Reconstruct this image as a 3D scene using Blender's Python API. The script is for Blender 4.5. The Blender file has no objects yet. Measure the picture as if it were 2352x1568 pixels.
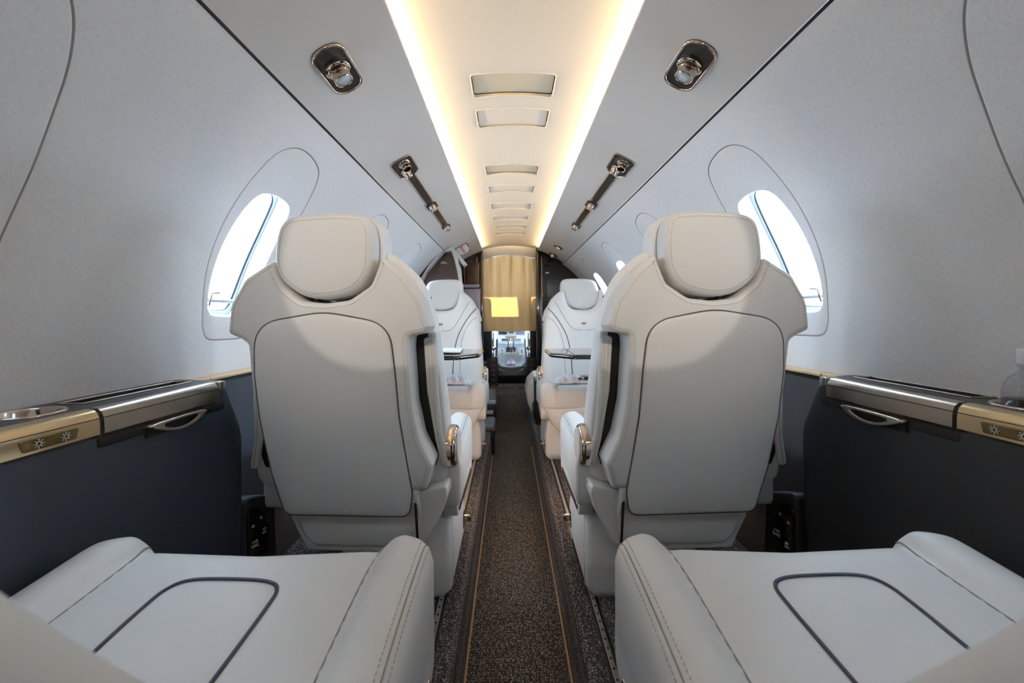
import bpy, bmesh, math, random
import numpy as np
from mathutils import Vector, Matrix
from mathutils.geometry import delaunay_2d_cdt
random.seed(7)
SC = bpy.context.scene
COL = SC.collection
# ------------------------------------------------------------------ camera, world, exposure
F, VX, VY, ROLL = 915., 1170., 728., math.radians(0.4)
CX, CZ = -.016, .90
cam_d = bpy.data.cameras.new('camera')
cam = bpy.data.objects.new('camera', cam_d); COL.objects.link(cam)
cam.location = (CX, 0, CZ)
cam.rotation_mode = 'QUATERNION'
cam.rotation_quaternion = (Matrix.Rotation(math.pi/2, 3, 'X') @ Matrix.Rotation(-ROLL, 3, 'Z')).to_quaternion()
cam_d.sensor_width = 36; cam_d.lens = F/2352*36
_c, _s = math.cos(ROLL), math.sin(ROLL)
cam_d.shift_x = -((VX-1176)*_c+(VY-784)*_s)/2352
cam_d.shift_y = (-(VX-1176)*_s+(VY-784)*_c)/2352
cam_d.clip_start = .01
cam_d.dof.use_dof = True; cam_d.dof.focus_distance = 1.05; cam_d.dof.aperture_fstop = 5.0
SC.camera = cam
SC.view_settings.view_transform = 'Standard'; SC.view_settings.look = 'None'
SC.view_settings.gamma = 1; SC.view_settings.use_curve_mapping = False
SC.view_settings.exposure = 0.0
SC.cycles.use_denoising = True
SC.cycles.max_bounces = 10; SC.cycles.diffuse_bounces = 6; SC.cycles.glossy_bounces = 5
SC.cycles.transparent_max_bounces = 12
SC.cycles.sample_clamp_indirect = 6
W = bpy.data.worlds.new('sky'); SC.world = W; W.use_nodes = True
bg = W.node_tree.nodes['Background']; bg.inputs[0].default_value = (.61, .80, 1, 1); bg.inputs[1].default_value = 26
def lamp(name, kind, loc, energy, color=(1, 1, 1), target=None, **kw):
    d = bpy.data.lights.new(name, kind); d.energy = energy; d.color = color
    for k, v in kw.items(): setattr(d, k, v)
    o = bpy.data.objects.new(name, d); COL.objects.link(o); o.location = loc
    if target is not None:
        o.rotation_mode = 'QUATERNION'
        o.rotation_quaternion = (Vector(target)-Vector(loc)).to_track_quat('-Z', 'Y')
    return o
lamp('sun', 'SUN', (0, 9, 2.5), 34, (1, .82, .55), (0.3, 0, 1.45), angle=.006)
for s_ in (-1, 1):          # unseen spots behind the camera, added for warm tops and bright patches on seat backs
    lamp('aft_seat_spot', 'SPOT', (s_*.36, -.42, 1.44), 17, (1, .76, .52), (s_*.40, .9, 1.10), spot_size=.68, spot_blend=1, shadow_soft_size=.02)
    lamp('aft_patch_spot', 'SPOT', (s_*.30, -.50, 1.45), 21, (1, .92, .80), (s_*.325, .9, 1.00), spot_size=.27, spot_blend=.04, shadow_soft_size=.01)
    lamp('low_glow_lamp', 'POINT', (s_*.215, 1.60, .36), 1.6, (1, .58, .28), shadow_soft_size=.03)  # added point lamps without fixtures, for an orange glow low in the aisle
R, ZC = .845, .72          # cabin shell radius and height of its axis
UF = .16                   # height of the raised floor under the seats (aisle floor is 0)
# ------------------------------------------------------------------ pixel reading helpers
def ray(px, py):
    dx, dy = px-1176, py-784
    x, y = 1176+dx*_c-dy*_s, 784+dx*_s+dy*_c
    return (x-VX)/F, -(y-VY)/F
def at(px, py, D):
    r = ray(px, py); return (CX+r[0]*D, CZ+r[1]*D)
def cyl(th, y, rad=R, side=1):
    a = math.radians(th); return Vector((side*rad*math.cos(a), y, ZC+rad*math.sin(a)))
# ------------------------------------------------------------------ materials
def srgb(r, g, b):
    f = lambda c: ((c/255+.055)/1.055)**2.4 if c > 10 else c/255/12.92
    return (f(r), f(g), f(b), 1)
def mat(name, col, rough=.5, metal=0, bump=0, bscale=200, var=0, vscale=None, coat=0, emis=None, es=0, aniso=None, dist=.001):
    m = bpy.data.materials.new(name); m.use_nodes = True
    nt = m.node_tree; b = nt.nodes['Principled BSDF']
    if rough >= .85: b.inputs['Specular IOR Level'].default_value = .15
    b.inputs['Base Color'].default_value = col; b.inputs['Roughness'].default_value = rough
    b.inputs['Metallic'].default_value = metal
    if coat: b.inputs['Coat Weight'].default_value = coat; b.inputs['Coat Roughness'].default_value = .05
    if emis: b.inputs['Emission Color'].default_value = emis; b.inputs['Emission Strength'].default_value = es
    if bump or var:
        tc = nt.nodes.new('ShaderNodeTexCoord'); mp = nt.nodes.new('ShaderNodeMapping')
        nt.links.new(tc.outputs['Object'], mp.inputs[0])
        if aniso: mp.inputs['Scale'].default_value = aniso
        n = nt.nodes.new('ShaderNodeTexNoise'); n.inputs['Scale'].default_value = bscale; n.inputs['Detail'].default_value = 4
        nt.links.new(mp.outputs[0], n.inputs['Vector'])
        if bump:
            bp = nt.nodes.new('ShaderNodeBump'); bp.inputs['Strength'].default_value = bump; bp.inputs['Distance'].default_value = dist
            nt.links.new(n.outputs['Fac'], bp.inputs['Height']); nt.links.new(bp.outputs[0], b.inputs['Normal'])
        if var:
            n2 = n
            if vscale:
                n2 = nt.nodes.new('ShaderNodeTexNoise'); n2.inputs['Scale'].default_value = vscale; n2.inputs['Detail'].default_value = 5
                nt.links.new(mp.outputs[0], n2.inputs['Vector'])
            cr = nt.nodes.new('ShaderNodeMapRange'); cr.inputs['From Min'].default_value = .3; cr.inputs['From Max'].default_value = .7
            cr.inputs['To Min'].default_value = 1-var; cr.inputs['To Max'].default_value = 1+var
            nt.links.new(n2.outputs['Fac'], cr.inputs['Value'])
            mx = nt.nodes.new('ShaderNodeVectorMath'); mx.operation = 'SCALE'; mx.inputs[0].default_value = col[:3]
            nt.links.new(cr.outputs[0], mx.inputs['Scale']); nt.links.new(mx.outputs[0], b.inputs['Base Color'])
    return m
M = {}
M['leather'] = mat('white_leather', srgb(222, 221, 217), .46, bump=.12, bscale=900, var=.015, vscale=6)
M['seam'] = mat('leather_seam', srgb(135, 132, 128), .7)
M['thread'] = mat('stitch_thread', srgb(176, 173, 166), .8)
M['joint'] = mat('panel_joint_shadow', srgb(84, 82, 80), .8)
M['piping'] = mat('navy_piping', srgb(34, 40, 56), .5)
M['gap'] = mat('dark_gap', srgb(14, 14, 15), .8)
M['fabric'] = mat('wall_fabric', srgb(226, 226, 227), .9, bump=.35, bscale=14, var=.08, aniso=(9, 62, 9))
M['soffit'] = mat('soffit_panel', srgb(206, 203, 200), .55, bump=.03, bscale=300)
M['ceiling'] = mat('ceiling_panel', srgb(226, 220, 210), .5)
M['vent'] = mat('ceiling_vent_insert', srgb(205, 198, 180), .5)
M['navy'] = mat('navy_soft_panel', srgb(43, 50, 62), .5, bump=.08, bscale=700)
M['charcoal'] = mat('charcoal_panel', srgb(33, 34, 39), .45, bump=.05, bscale=700)
M['bronze'] = mat('brushed_bronze', srgb(176, 164, 150), .26, .95, bump=.06, bscale=60, aniso=(30, 1, 30))
M['gold'] = mat('polished_champagne', srgb(205, 180, 140), .18, .95)
M['chrome'] = mat('polished_bronze_chrome', srgb(205, 190, 175), .1, 1)
M['steel'] = mat('seat_track_steel', srgb(175, 172, 168), .35, .9)
M['black'] = mat('gloss_black', srgb(12, 12, 14), .12, coat=.4)
M['matblack'] = mat('satin_black', srgb(20, 20, 24), .45)
M['wood'] = mat('dark_wood', srgb(62, 38, 30), .28, coat=.35, bump=.02, bscale=9, var=.3, aniso=(40, 40, 3))
M['lwood'] = mat('pale_wood_trim', srgb(196, 166, 128), .35, var=.12, bscale=6, aniso=(60, 4, 60))
M['lens'] = mat('lamp_lens', srgb(190, 200, 205), .25)
M['white'] = mat('white_plastic', srgb(230, 230, 232), .4)
M['red'] = mat('exit_red', srgb(190, 20, 35), .5)
M['shade'] = mat('window_inner_frame', srgb(160, 165, 172), .4)
M['jamb'] = mat('window_jamb', srgb(232, 234, 238), .5)
M['panelgrey'] = mat('cockpit_grey', srgb(150, 156, 158), .5, var=.1, bscale=40)
M['cream'] = mat('cream_leather', srgb(205, 198, 184), .5, bump=.1, bscale=600)
M['screen'] = mat('screen_black', srgb(20, 22, 26), .15, emis=srgb(60, 80, 110), es=.35)
M['screenlit'] = mat('screen_lit', srgb(20, 22, 26), .15, emis=srgb(150, 150, 190), es=.8)
M['silver'] = mat('galley_silver', srgb(178, 172, 190), .4, .3)
M['paper'] = mat('paper', srgb(225, 222, 215), .6)
M['led'] = mat('led_strip', (1, 1, 1, 1), .5, emis=(1, .72, .38, 1), es=100)
M['pathled'] = mat('floor_path_light', srgb(150, 110, 60), .5, emis=(1, .62, .22, 1), es=.02)
bm_ = mat('window_blind', srgb(225, 225, 225), .8); nt = bm_.node_tree; tr = nt.nodes.new('ShaderNodeBsdfTranslucent'); tr.inputs[0].default_value = (.80, .86, .93, 1)
mx = nt.nodes.new('ShaderNodeMixShader'); mx.inputs[0].default_value = .8
nt.links.new(nt.nodes['Principled BSDF'].outputs[0], mx.inputs[1]); nt.links.new(tr.outputs[0], mx.inputs[2]); nt.links.new(mx.outputs[0], nt.nodes['Material Output'].inputs[0]); M['blind'] = bm_
def carpet(name, c1, c2, sc):
    m = bpy.data.materials.new(name); m.use_nodes = True; nt = m.node_tree; b = nt.nodes['Principled BSDF']
    b.inputs['Roughness'].default_value = .95
    tc = nt.nodes.new('ShaderNodeTexCoord'); mp = nt.nodes.new('ShaderNodeMapping'); mp.inputs['Scale'].default_value = sc
    v = nt.nodes.new('ShaderNodeTexVoronoi'); v.inputs['Scale'].default_value = 1; v.inputs['Randomness'].default_value = .55
    n = nt.nodes.new('ShaderNodeTexNoise'); n.inputs['Scale'].default_value = 1.1; n.inputs['Detail'].default_value = 5
    nt.links.new(tc.outputs['Object'], mp.inputs[0]); nt.links.new(mp.outputs[0], v.inputs['Vector']); nt.links.new(mp.outputs[0], n.inputs['Vector'])
    mr = nt.nodes.new('ShaderNodeMath'); mr.operation = 'MULTIPLY_ADD'; mr.inputs[1].default_value = .9
    nt.links.new(v.outputs['Distance'], mr.inputs[0]); nt.links.new(n.outputs['Fac'], mr.inputs[2])
    cr = nt.nodes.new('ShaderNodeValToRGB'); cr.color_ramp.elements[0].position = .62; cr.color_ramp.elements[1].position = 1.12
    cr.color_ramp.elements[0].color = c2; cr.color_ramp.elements[1].color = c1
    nt.links.new(mr.outputs[0], cr.inputs[0]); nt.links.new(cr.outputs[0], b.inputs['Base Color'])
    bp = nt.nodes.new('ShaderNodeBump'); bp.inputs['Strength'].default_value = .8; bp.inputs['Distance'].default_value = .003; bp.invert = True
    nt.links.new(mr.outputs[0], bp.inputs['Height']); nt.links.new(bp.outputs[0], b.inputs['Normal'])
    return m
M['carpet'] = carpet('floor_carpet', srgb(34, 32, 33), srgb(140, 132, 130), (230, 150, 230))
M['aisle'] = carpet('aisle_carpet', srgb(34, 32, 31), srgb(128, 120, 112), (210, 130, 210))
def glass(name, tint, fac=.06):
    m = bpy.data.materials.new(name); m.use_nodes = True; nt = m.node_tree
    for n in list(nt.nodes):
        if n.type != 'OUTPUT_MATERIAL': nt.nodes.remove(n)
    out = [n for n in nt.nodes if n.type == 'OUTPUT_MATERIAL'][0]
    t = nt.nodes.new('ShaderNodeBsdfTransparent'); t.inputs[0].default_value = tint
    g = nt.nodes.new('ShaderNodeBsdfGlossy'); g.inputs['Roughness'].default_value = .04
    mx = nt.nodes.new('ShaderNodeMixShader')
    lw0 = nt.nodes.new('ShaderNodeLayerWeight'); lw0.inputs[0].default_value = .5
    pw = nt.nodes.new('ShaderNodeMath'); pw.operation = 'POWER'; pw.inputs[1].default_value = 4
    nt.links.new(lw0.outputs['Facing'], pw.inputs[0])
    lw = nt.nodes.new('ShaderNodeMath'); lw.operation = 'MULTIPLY_ADD'; lw.inputs[1].default_value = .8; lw.inputs[2].default_value = fac; nt.links.new(pw.outputs[0], lw.inputs[0])
    nt.links.new(lw.outputs[0], mx.inputs[0]); nt.links.new(t.outputs[0], mx.inputs[1]); nt.links.new(g.outputs[0], mx.inputs[2])
    nt.links.new(mx.outputs[0], out.inputs[0]); return m
M['glass'] = glass('window_glass', (.97, .98, 1, 1), .03)
M['pet'] = glass('clear_bottle_plastic', (.86, .87, .88, 1), .06)
M['tea'] = mat('dark_drink', srgb(10, 9, 10), .08)
cm = mat('curtain_cloth', srgb(144, 120, 94), .85, bump=.25, bscale=6, var=.08, aniso=(60, 60, 4))
nt = cm.node_tree; pb = nt.nodes['Principled BSDF']; tr = nt.nodes.new('ShaderNodeBsdfTranslucent'); tr.inputs[0].default_value = srgb(215, 165, 110)
mx = nt.nodes.new('ShaderNodeMixShader'); mx.inputs[0].default_value = .25
nt.links.new(pb.outputs[0], mx.inputs[1]); nt.links.new(tr.outputs[0], mx.inputs[2])
nt.links.new(mx.outputs[0], nt.nodes['Material Output'].inputs[0]); M['curtain'] = cm
# ------------------------------------------------------------------ object helpers
def tag(o, label=None, cat=None, group=None, kind=None):
    if label: o['label'] = label
    if cat: o['category'] = cat
    if group: o['group'] = group
    if kind: o['kind'] = kind
    return o
def empty(name, loc, label, cat, group=None):
    o = bpy.data.objects.new(name, None); COL.objects.link(o); o.location = loc; o.empty_display_size = .05
    return tag(o, label, cat, group)
class MB:
    """collects geometry; build() links it as ONE mesh object.  G maps the drawing frame to the object's frame."""
    G = staticmethod(lambda v: v)
    def __init__(s, G=None): s.v = []; s.f = []; s.m = []; s.G = G or MB.G; s.cur = 0
    def add(s, vs, fs):
        o = len(s.v); s.v += [tuple(s.G(Vector(v))) for v in vs]; s.f += [tuple(i+o for i in f) for f in fs]; s.m += [s.cur]*len(fs)
        return s
    def build(s, name, mats, parent=None, smooth=True, auto=None):
        me = bpy.data.meshes.new(name); me.from_pydata(s.v, [], s.f)
        if not isinstance(mats, (list, tuple)): mats = [mats]
        for m in mats: me.materials.append(m)
        me.polygons.foreach_set('material_index', s.m)
        bm = bmesh.new(); bm.from_mesh(me); bmesh.ops.recalc_face_normals(bm, faces=bm.faces); 
        for f in bm.faces: f.smooth = smooth
        if auto is not None:
            for e in bm.edges:
                if len(e.link_faces) == 2 and e.calc_face_angle(0) > auto: e.smooth = False
        bm.to_mesh(me); bm.free()
        o = bpy.data.objects.new(name, me); COL.objects.link(o)
        if parent: o.parent = parent
        return o
    def box(s, x0, x1, y0, y1, z0, z1):
        return s.add([(x, y, z) for x in (x0, x1) for y in (y0, y1) for z in (z0, z1)],
                     [(0, 1, 3, 2), (4, 6, 7, 5), (0, 4, 5, 1), (2, 3, 7, 6), (0, 2, 6, 4), (1, 5, 7, 3)])
    def bevbox(s, x0, x1, y0, y1, z0, z1, r=.004, n=3):
        bm = bmesh.new(); bmesh.ops.create_cube(bm, size=1)
        for v in bm.verts: v.co = Vector(((x0+x1)/2+v.co.x*(x1-x0), (y0+y1)/2+v.co.y*(y1-y0), (z0+z1)/2+v.co.z*(z1-z0)))
        bmesh.ops.bevel(bm, geom=bm.edges[:]+bm.verts[:], offset=r, segments=n, profile=.5, affect='EDGES')
        bm.verts.index_update()
        s.add([v.co.copy() for v in bm.verts], [[v.index for v in f.verts] for f in bm.faces]); bm.free(); return s
    def tube(s, pts, r, n=8, closed=False, flat=None):
        P = [Vector(p) for p in pts]; N = len(P); vs = []; up = None
        for i, p in enumerate(P):
            a = P[(i-1) % N] if closed or i else P[0]; b = P[(i+1) % N] if closed or i < N-1 else P[-1]
            t = (b-a).normalized()
            if up is None: up = t.orthogonal().normalized()
            up = (up-t*up.dot(t)); up = up.normalized() if up.length > 1e-6 else t.orthogonal().normalized()
            sd = t.cross(up)
            rr = r(i/(N-1)) if callable(r) else r
            for k in range(n):
                a_ = 2*math.pi*k/n; vs.append(p+up*math.cos(a_)*rr+sd*math.sin(a_)*rr)
        fs = [(i*n+k, i*n+(k+1) % n, ((i+1) % N)*n+(k+1) % n, ((i+1) % N)*n+k) for i in range(N if closed else N-1) for k in range(n)]
        if not closed: fs += [tuple(range(n)), tuple((N-1)*n+k for k in range(n))]
        return s.add(vs, fs)
    def lathe(s, prof, c, ax=(0, 0, 1), n=28, cap=True):
        ax = Vector(ax).normalized(); u = ax.orthogonal().normalized(); w = ax.cross(u); c = Vector(c); vs = []
        for r, h in prof:
            for k in range(n):
                a = 2*math.pi*k/n; vs.append(c+ax*h+(u*math.cos(a)+w*math.sin(a))*r)
        m = len(prof); fs = [(i*n+k, i*n+(k+1) % n, (i+1)*n+(k+1) % n, (i+1)*n+k) for i in range(m-1) for k in range(n)]
        if cap: fs += [tuple(range(n)), tuple((m-1)*n+k for k in range(n))]
        return s.add(vs, fs)
    def pillow(s, outline, Mf, t, r=.004, rb=None, bulge=0, bl=.05, sp=.025, holes=(), hfun=None, backh=0):
        """solid plate: outline (u,v) mapped by Mf(u,v,w); w=0 is the face, edges rounded by r; bulge swells the middle"""
        rb = r if rb is None else rb
        O = resample(outline, max(sp*.6, .004)); H = [resample(h, max(sp*.6, .004)) for h in holes]
        loops = [O]+H; segs = []
        for L in loops: segs += [(L[i], L[(i+1) % len(L)]) for i in range(len(L))]
        A = np.array([a for a, b in segs]); B = np.array([b for a, b in segs]); AB = B-A; LL = (AB**2).sum(1)+1e-12
        def dist(P):
            P = np.asarray(P); out = np.empty(len(P))
            for i in range(0, len(P), 400):
                Q = P[i:i+400, None, :]-A[None]; tt = np.clip((Q*AB[None]).sum(2)/LL, 0, 1)
                out[i:i+400] = np.sqrt(((Q-tt[..., None]*AB[None])**2).sum(2)).min(1)
            return out
        def inside(P):
            P = np.asarray(P); x = P[:, 0][:, None]; y = P[:, 1][:, None]
            c = ((A[:, 1] > y) != (B[:, 1] > y)); den = np.where(B[:, 1] == A[:, 1], 1e-12, B[:, 1]-A[:, 1])
            return (c & (x < (B[:, 0]-A[:, 0])*(y-A[:, 1])/den+A[:, 0])).sum(1) % 2 == 1
        cand = []
        rings = [r*.12, r*.35, r*.68, r]
        if bulge or hfun:
            k = r*1.6
            while k < bl*1.5 and k < sp*2.4: rings.append(k); k *= 1.5
        for L in loops:
            n = len(L)
            for i in range(n):
                a, b = Vector(L[i-1]), Vector(L[(i+1) % n]); nn = Vector((-(b-a).y, (b-a).x)).normalized()
                for d in rings:
                    for sg in (1, -1): cand.append((L[i][0]+nn.x*d*sg, L[i][1]+nn.y*d*sg, d))
        pts = [tuple(p) for L in loops for p in L]
        if cand:
            C = np.array(cand); dd = dist(C[:, :2]); ins = inside(C[:, :2]); keep = ins & (dd > C[:, 2]*.96)
            pts += [tuple(p) for p in C[keep][:, :2]]
        lo = np.array(O).min(0); hi = np.array(O).max(0); g = []
        j = 0; y = lo[1]
        while y < hi[1]:
            x = lo[0]+(sp/2 if j % 2 else 0)
            while x < hi[0]: g.append((x, y)); x += sp
            y += sp*.866; j += 1
        if g:
            g = np.array(g); dd = dist(g); g = g[inside(g) & (dd > max(rings[-1]+sp*.35, sp*.4))]; pts += [tuple(p) for p in g]
        ed = []; o = 0
        for L in loops: ed += [(o+i, o+(i+1) % len(L)) for i in range(len(L))]; o += len(L)
        res = delaunay_2d_cdt([Vector(p) for p in pts], ed, [], 0, 1e-7)
        V = np.array([tuple(p) for p in res[0]]); T = [f for f in res[2]]
        cen = np.array([V[list(f)].mean(0) for f in T]); ins = inside(cen); T = [f for f, k in zip(T, ins) if k]
        d = dist(V)
        def wtop(u, v, dd):
            x = min(dd/r, 1) if r > 0 else 1
            w = -r+r*math.sqrt(max(0, 1-(1-x)**2))
            if bulge: w += bulge*(1-math.exp(-dd/bl))
            if hfun: w += hfun(u, v, dd)
            return w
        def wbot(dd):
            x = min(dd/rb, 1) if rb > 0 else 1
            return -t+rb-rb*math.sqrt(max(0, 1-(1-x)**2))-backh*(1-math.exp(-dd/bl))
        top = [Mf(V[i][0], V[i][1], wtop(V[i][0], V[i][1], d[i])) for i in range(len(V))]
        bot = [Mf(V[i][0], V[i][1], wbot(d[i])) for i in range(len(V))]
        nV = len(V); fs = [tuple(f) for f in T]+[tuple(nV+i for i in reversed(f)) for f in T]
        from collections import Counter
        ec = Counter()
        for f in T:
            for i in range(len(f)): ec[tuple(sorted((f[i], f[(i+1) % len(f)])))] += 1
        for f in T:
            for i in range(len(f)):
                a, b = f[i], f[(i+1) % len(f)]
                if ec[tuple(sorted((a, b)))] == 1: fs.append((b, a, nV+a, nV+b))
        s.add(top, fs and fs or []) if False else s.add(top+bot, fs)
        def surf(u, v): return wtop(u, v, float(dist([(u, v)])[0]))
        s.surf = surf
        return s
def resample(P, sp):
    out = []
    n = len(P)
    for i in range(n):
        a, b = P[i], P[(i+1) % n]; L = math.hypot(b[0]-a[0], b[1]-a[1])
        if L < 1e-7: continue
        k = max(1, int(math.ceil(L/sp)))
        out += [(a[0]+(b[0]-a[0])*j/k, a[1]+(b[1]-a[1])*j/k) for j in range(k)]
    return out
def rpoly(P, n=7):
    """polygon with rounded corners: (x, y[, radius])"""
    out = []; N = len(P)
    for i in range(N):
        p = P[i]; r = p[2] if len(p) > 2 else 0
        p0 = Vector(P[i-1][:2]); p1 = Vector(p[:2]); p2 = Vector(P[(i+1) % N][:2])
        if r <= 0: out.append(tuple(p1)); continue
        a = (p0-p1); b = (p2-p1); la, lb = a.length, b.length; a.normalize(); b.normalize()
        ang = math.acos(max(-1, min(1, a.dot(b))))
        if ang > 3.1: out.append(tuple(p1)); continue
        d = min(r/math.tan(ang/2), la*.49, lb*.49)
        q0, q2 = p1+a*d, p1+b*d
        for k in range(n+1):
            t = k/n; q = q0*(1-t)**2+p1*2*t*(1-t)*(1)+q2*t*t   # quadratic fillet
            out.append(tuple(q))
    return out
def catmull(P, n=6, closed=True):
    P = [Vector(p) for p in P]; out = []; N = len(P)
    for i in range(N if closed else N-1):
        g = (lambda k: P[k % N]) if closed else (lambda k: P[max(0, min(N-1, k))])
        a, b, c, d = g(i-1), g(i), g(i+1), g(i+2)
        for k in range(n):
            t = k/n; out.append(tuple(.5*((2*b)+(c-a)*t+(2*a-5*b+4*c-d)*t*t+(3*b-a-3*c+d)*t**3)))
    if not closed: out.append(tuple(P[-1]))
    return out
def dashes(mb, path, r=.00055, dash=.0042, gap=.0028):
    P = [Vector(p) for p in path]; acc = 0; start = None
    seg = []; L = 0
    pts = [P[0]]
    for a, b in zip(P, P[1:]):
        d = (b-a).length
        if d < 1e-7: continue
        t = 0
        while t < d:
            ph = (L+t) % (dash+gap)
            if ph < dash-1e-6:
                e = min(dash-ph, d-t); p, q = a+(b-a)*(t/d), a+(b-a)*((t+e)/d)
                if e > .0006: mb.tube([p, q], r, 4)
                t += e+1e-6
            else: t += (dash+gap-ph)+1e-6
        L += d
    return mb
def text(name, body, size, Mx, m, parent=None, ext=.0004):
    c = bpy.data.curves.new(name, 'FONT'); c.body = body; c.size = size; c.extrude = ext; c.offset = size*.03; c.align_x = 'CENTER'; c.align_y = 'CENTER'
    o = bpy.data.objects.new(name+'_src', c); COL.objects.link(o)
    bpy.context.view_layer.update()
    me = bpy.data.meshes.new_from_object(o); bpy.data.objects.remove(o); me.name = name
    me.transform(Mx); me.materials.clear(); me.materials.append(m)
    q = bpy.data.objects.new(name, me); COL.objects.link(q)
    if parent: q.parent = parent
    return q
def struct(o): o['kind'] = 'structure'; return o
XZ = lambda Y: (lambda u, v, w: (u, Y-w, v))        # face looking at -Y
# ================================================================== CABIN SHELL
Y0, Y1 = -1.35, 3.86
surr = catmull([(1.085, 8.6), (1.06, 10.5), (1.045, 14), (1.015, 22), (1.0, 31), (.998, 39), (1.004, 44.5), (1.035, 47.4), (1.09, 48.2),
                (1.16, 47.4), (1.205, 45.6), (1.24, 42), (1.265, 37), (1.285, 29), (1.285, 20), (1.277, 13), (1.262, 9.6), (1.22, 8.4), (1.15, 8.3)], 5)
opng = catmull([(1.10, 13), (1.072, 13.6), (1.057, 15.5), (1.042, 21), (1.036, 28), (1.042, 34), (1.06, 37), (1.10, 38), (1.155, 37.9),
                (1.195, 37), (1.216, 34.5), (1.232, 29), (1.235, 22), (1.230, 16.5), (1.218, 13.8), (1.19, 13)], 5)
PITCH = .68
def arc(P, k, sc=1.0):
    cx = 1.145
    if P is opng and k == -1: sc *= .84      # the aftmost windows have a smaller opening
    return [(cx+(y-cx)*sc+PITCH*k, math.radians(26+(a-26)*sc)*R) for y, a in P]
def cylM(side, rad):
    return lambda u, v, w: (side*(rad-w)*math.cos(v/R), u, ZC+(rad-w)*math.sin(v/R))
def wall_side(side, ks, yend, name):
    G = MB()
    a0, a1 = math.radians(-3)*R, math.radians(53.65)*R
    ol = [(Y0, a0), (yend, a0), (yend, a1), (Y0, a1)]
    G.pillow(ol, cylM(side, R), .012, r=.001, sp=.045, holes=[arc(surr, k, 1.008) for k in ks])
    struct(G.build(name, M['fabric'], auto=.6))
def window(side, k, n):
    root = empty('window_%d' % n, (side*R, 1.145+PITCH*k, 1.0), None, None); root['kind'] = 'structure'
    loc = root.location.copy(); G = lambda v: v-loc
    mb = MB(G).pillow(arc(surr, k), cylM(side, R-.0008), .02, r=.0045, sp=.03, holes=[arc(opng, k)]); mb.build('window_surround', M['fabric'], root, auto=.8)
    # dark joint round the surround panel
    mb = MB(G).tube([cylM(side, R+.0035)(u, v, 0) for u, v in arc(surr, k, 1.005)], .0036, 6, closed=True); mb.build('joint', M['seam'], root)
    # reveal
    mb = MB(G); P = resample(arc(opng, k), .012); P2 = resample(arc(opng, k, 1.05), .0126); N = min(len(P), len(P2))
    o1 = arc(opng, k); o2 = arc(opng, k, 1.10); N = len(o1); vs = []
    for (p, rad) in ((o1, R+.004), (o2, R+.055)): vs += [cylM(side, rad)(u, v, 0) for u, v in p]
    mb.add(vs, [(i, (i+1) % N, N+(i+1) % N, N+i) for i in range(N)]); mb.build('reveal', M['jamb'], root)
    mb = MB(G).pillow(arc(opng, k, 1.14), cylM(side, R+.055), .012, r=.003, sp=.03, holes=[arc(opng, k, .985)]); mb.build('outer_frame', M['shade'], root, auto=.8)
    p = cylM(side, R+.060)
    MB(G).tube([p(u, v, 0) for u, v in arc(opng, k, .995)], .004, 8, closed=True).build('gasket', M['matblack'], root)
    P = arc(opng, k, .99); cy_ = sum(q[0] for q in P)/len(P); cv_ = sum(q[1] for q in P)/len(P); n_ = len(P)
    vs = [p(cy_+(u-cy_)*f, cv_+(v-cv_)*f, 0) for f in (1, .66, .33) for u, v in P]+[p(cy_, cv_, 0)]
    MB(G).add(vs, [(i*n_+j, i*n_+(j+1) % n_, (i+1)*n_+(j+1) % n_, (i+1)*n_+j) for i in (0, 1) for j in range(n_)]+[(2*n_+j, 2*n_+(j+1) % n_, 3*n_) for j in range(n_)]).build('pane', M['glass'], root)
    if k == -1:      # unseen sheet across the opening, added to dim daylight on the nearest cushions
        p = cylM(side, R+.03); P = arc(opng, k, 1.02)
        vs = [p(cy_+(u-cy_)*f, cv_+(v-cv_)*f, 0) for f in (1.02, .66, .33) for u, v in P]+[p(cy_, cv_, 0)]
        MB(G).add(vs, [(i*n_+j, i*n_+(j+1) % n_, (i+1)*n_+(j+1) % n_, (i+1)*n_+j) for i in (0, 1) for j in range(n_)]+[(2*n_+j, 2*n_+(j+1) % n_, 3*n_) for j in range(n_)]).build('blind', M['blind'], root)
    # pull tab of the blind at the sill
    p = cylM(side, R+.03); q = [p(1.07+PITCH*k, math.radians(15.4)*R, 0), p(1.235+PITCH*k, math.radians(15.4)*R, 0)]
    MB(G).tube(q, .006, 8).build('blind_rail', M['shade'], root)
    p = cylM(side, R+.01)
    MB(G).tube([p(1.075+PITCH*k, math.radians(14.6)*R, 0), p(1.075+PITCH*k, math.radians(17)*R, 0), p(1.10+PITCH*k, math.radians(17.2)*R, 0)], .0035, 6).build('blind_catch', M['bronze'], root)
    c = cylM(side, R+.16)(1.145+PITCH*k, math.radians(26)*R, 0)
    a = lamp('window_portal', 'AREA', c, 1, target=(0, 1.145+PITCH*k, ZC), shape='RECTANGLE', size=.40, size_y=.46); a.data.cycles.is_portal = True
    return root
LK, RK = (-1, 0, 1, 2), (-1, 0, 1, 2, 3)
wall_side(-1, LK, 3.0, 'wall_left'); wall_side(1, RK, Y1, 'wall_right')
n = 1
for side, ks in ((-1, LK), (1, RK)):
    for k in ks: window(side, k, n); n += 1
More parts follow.
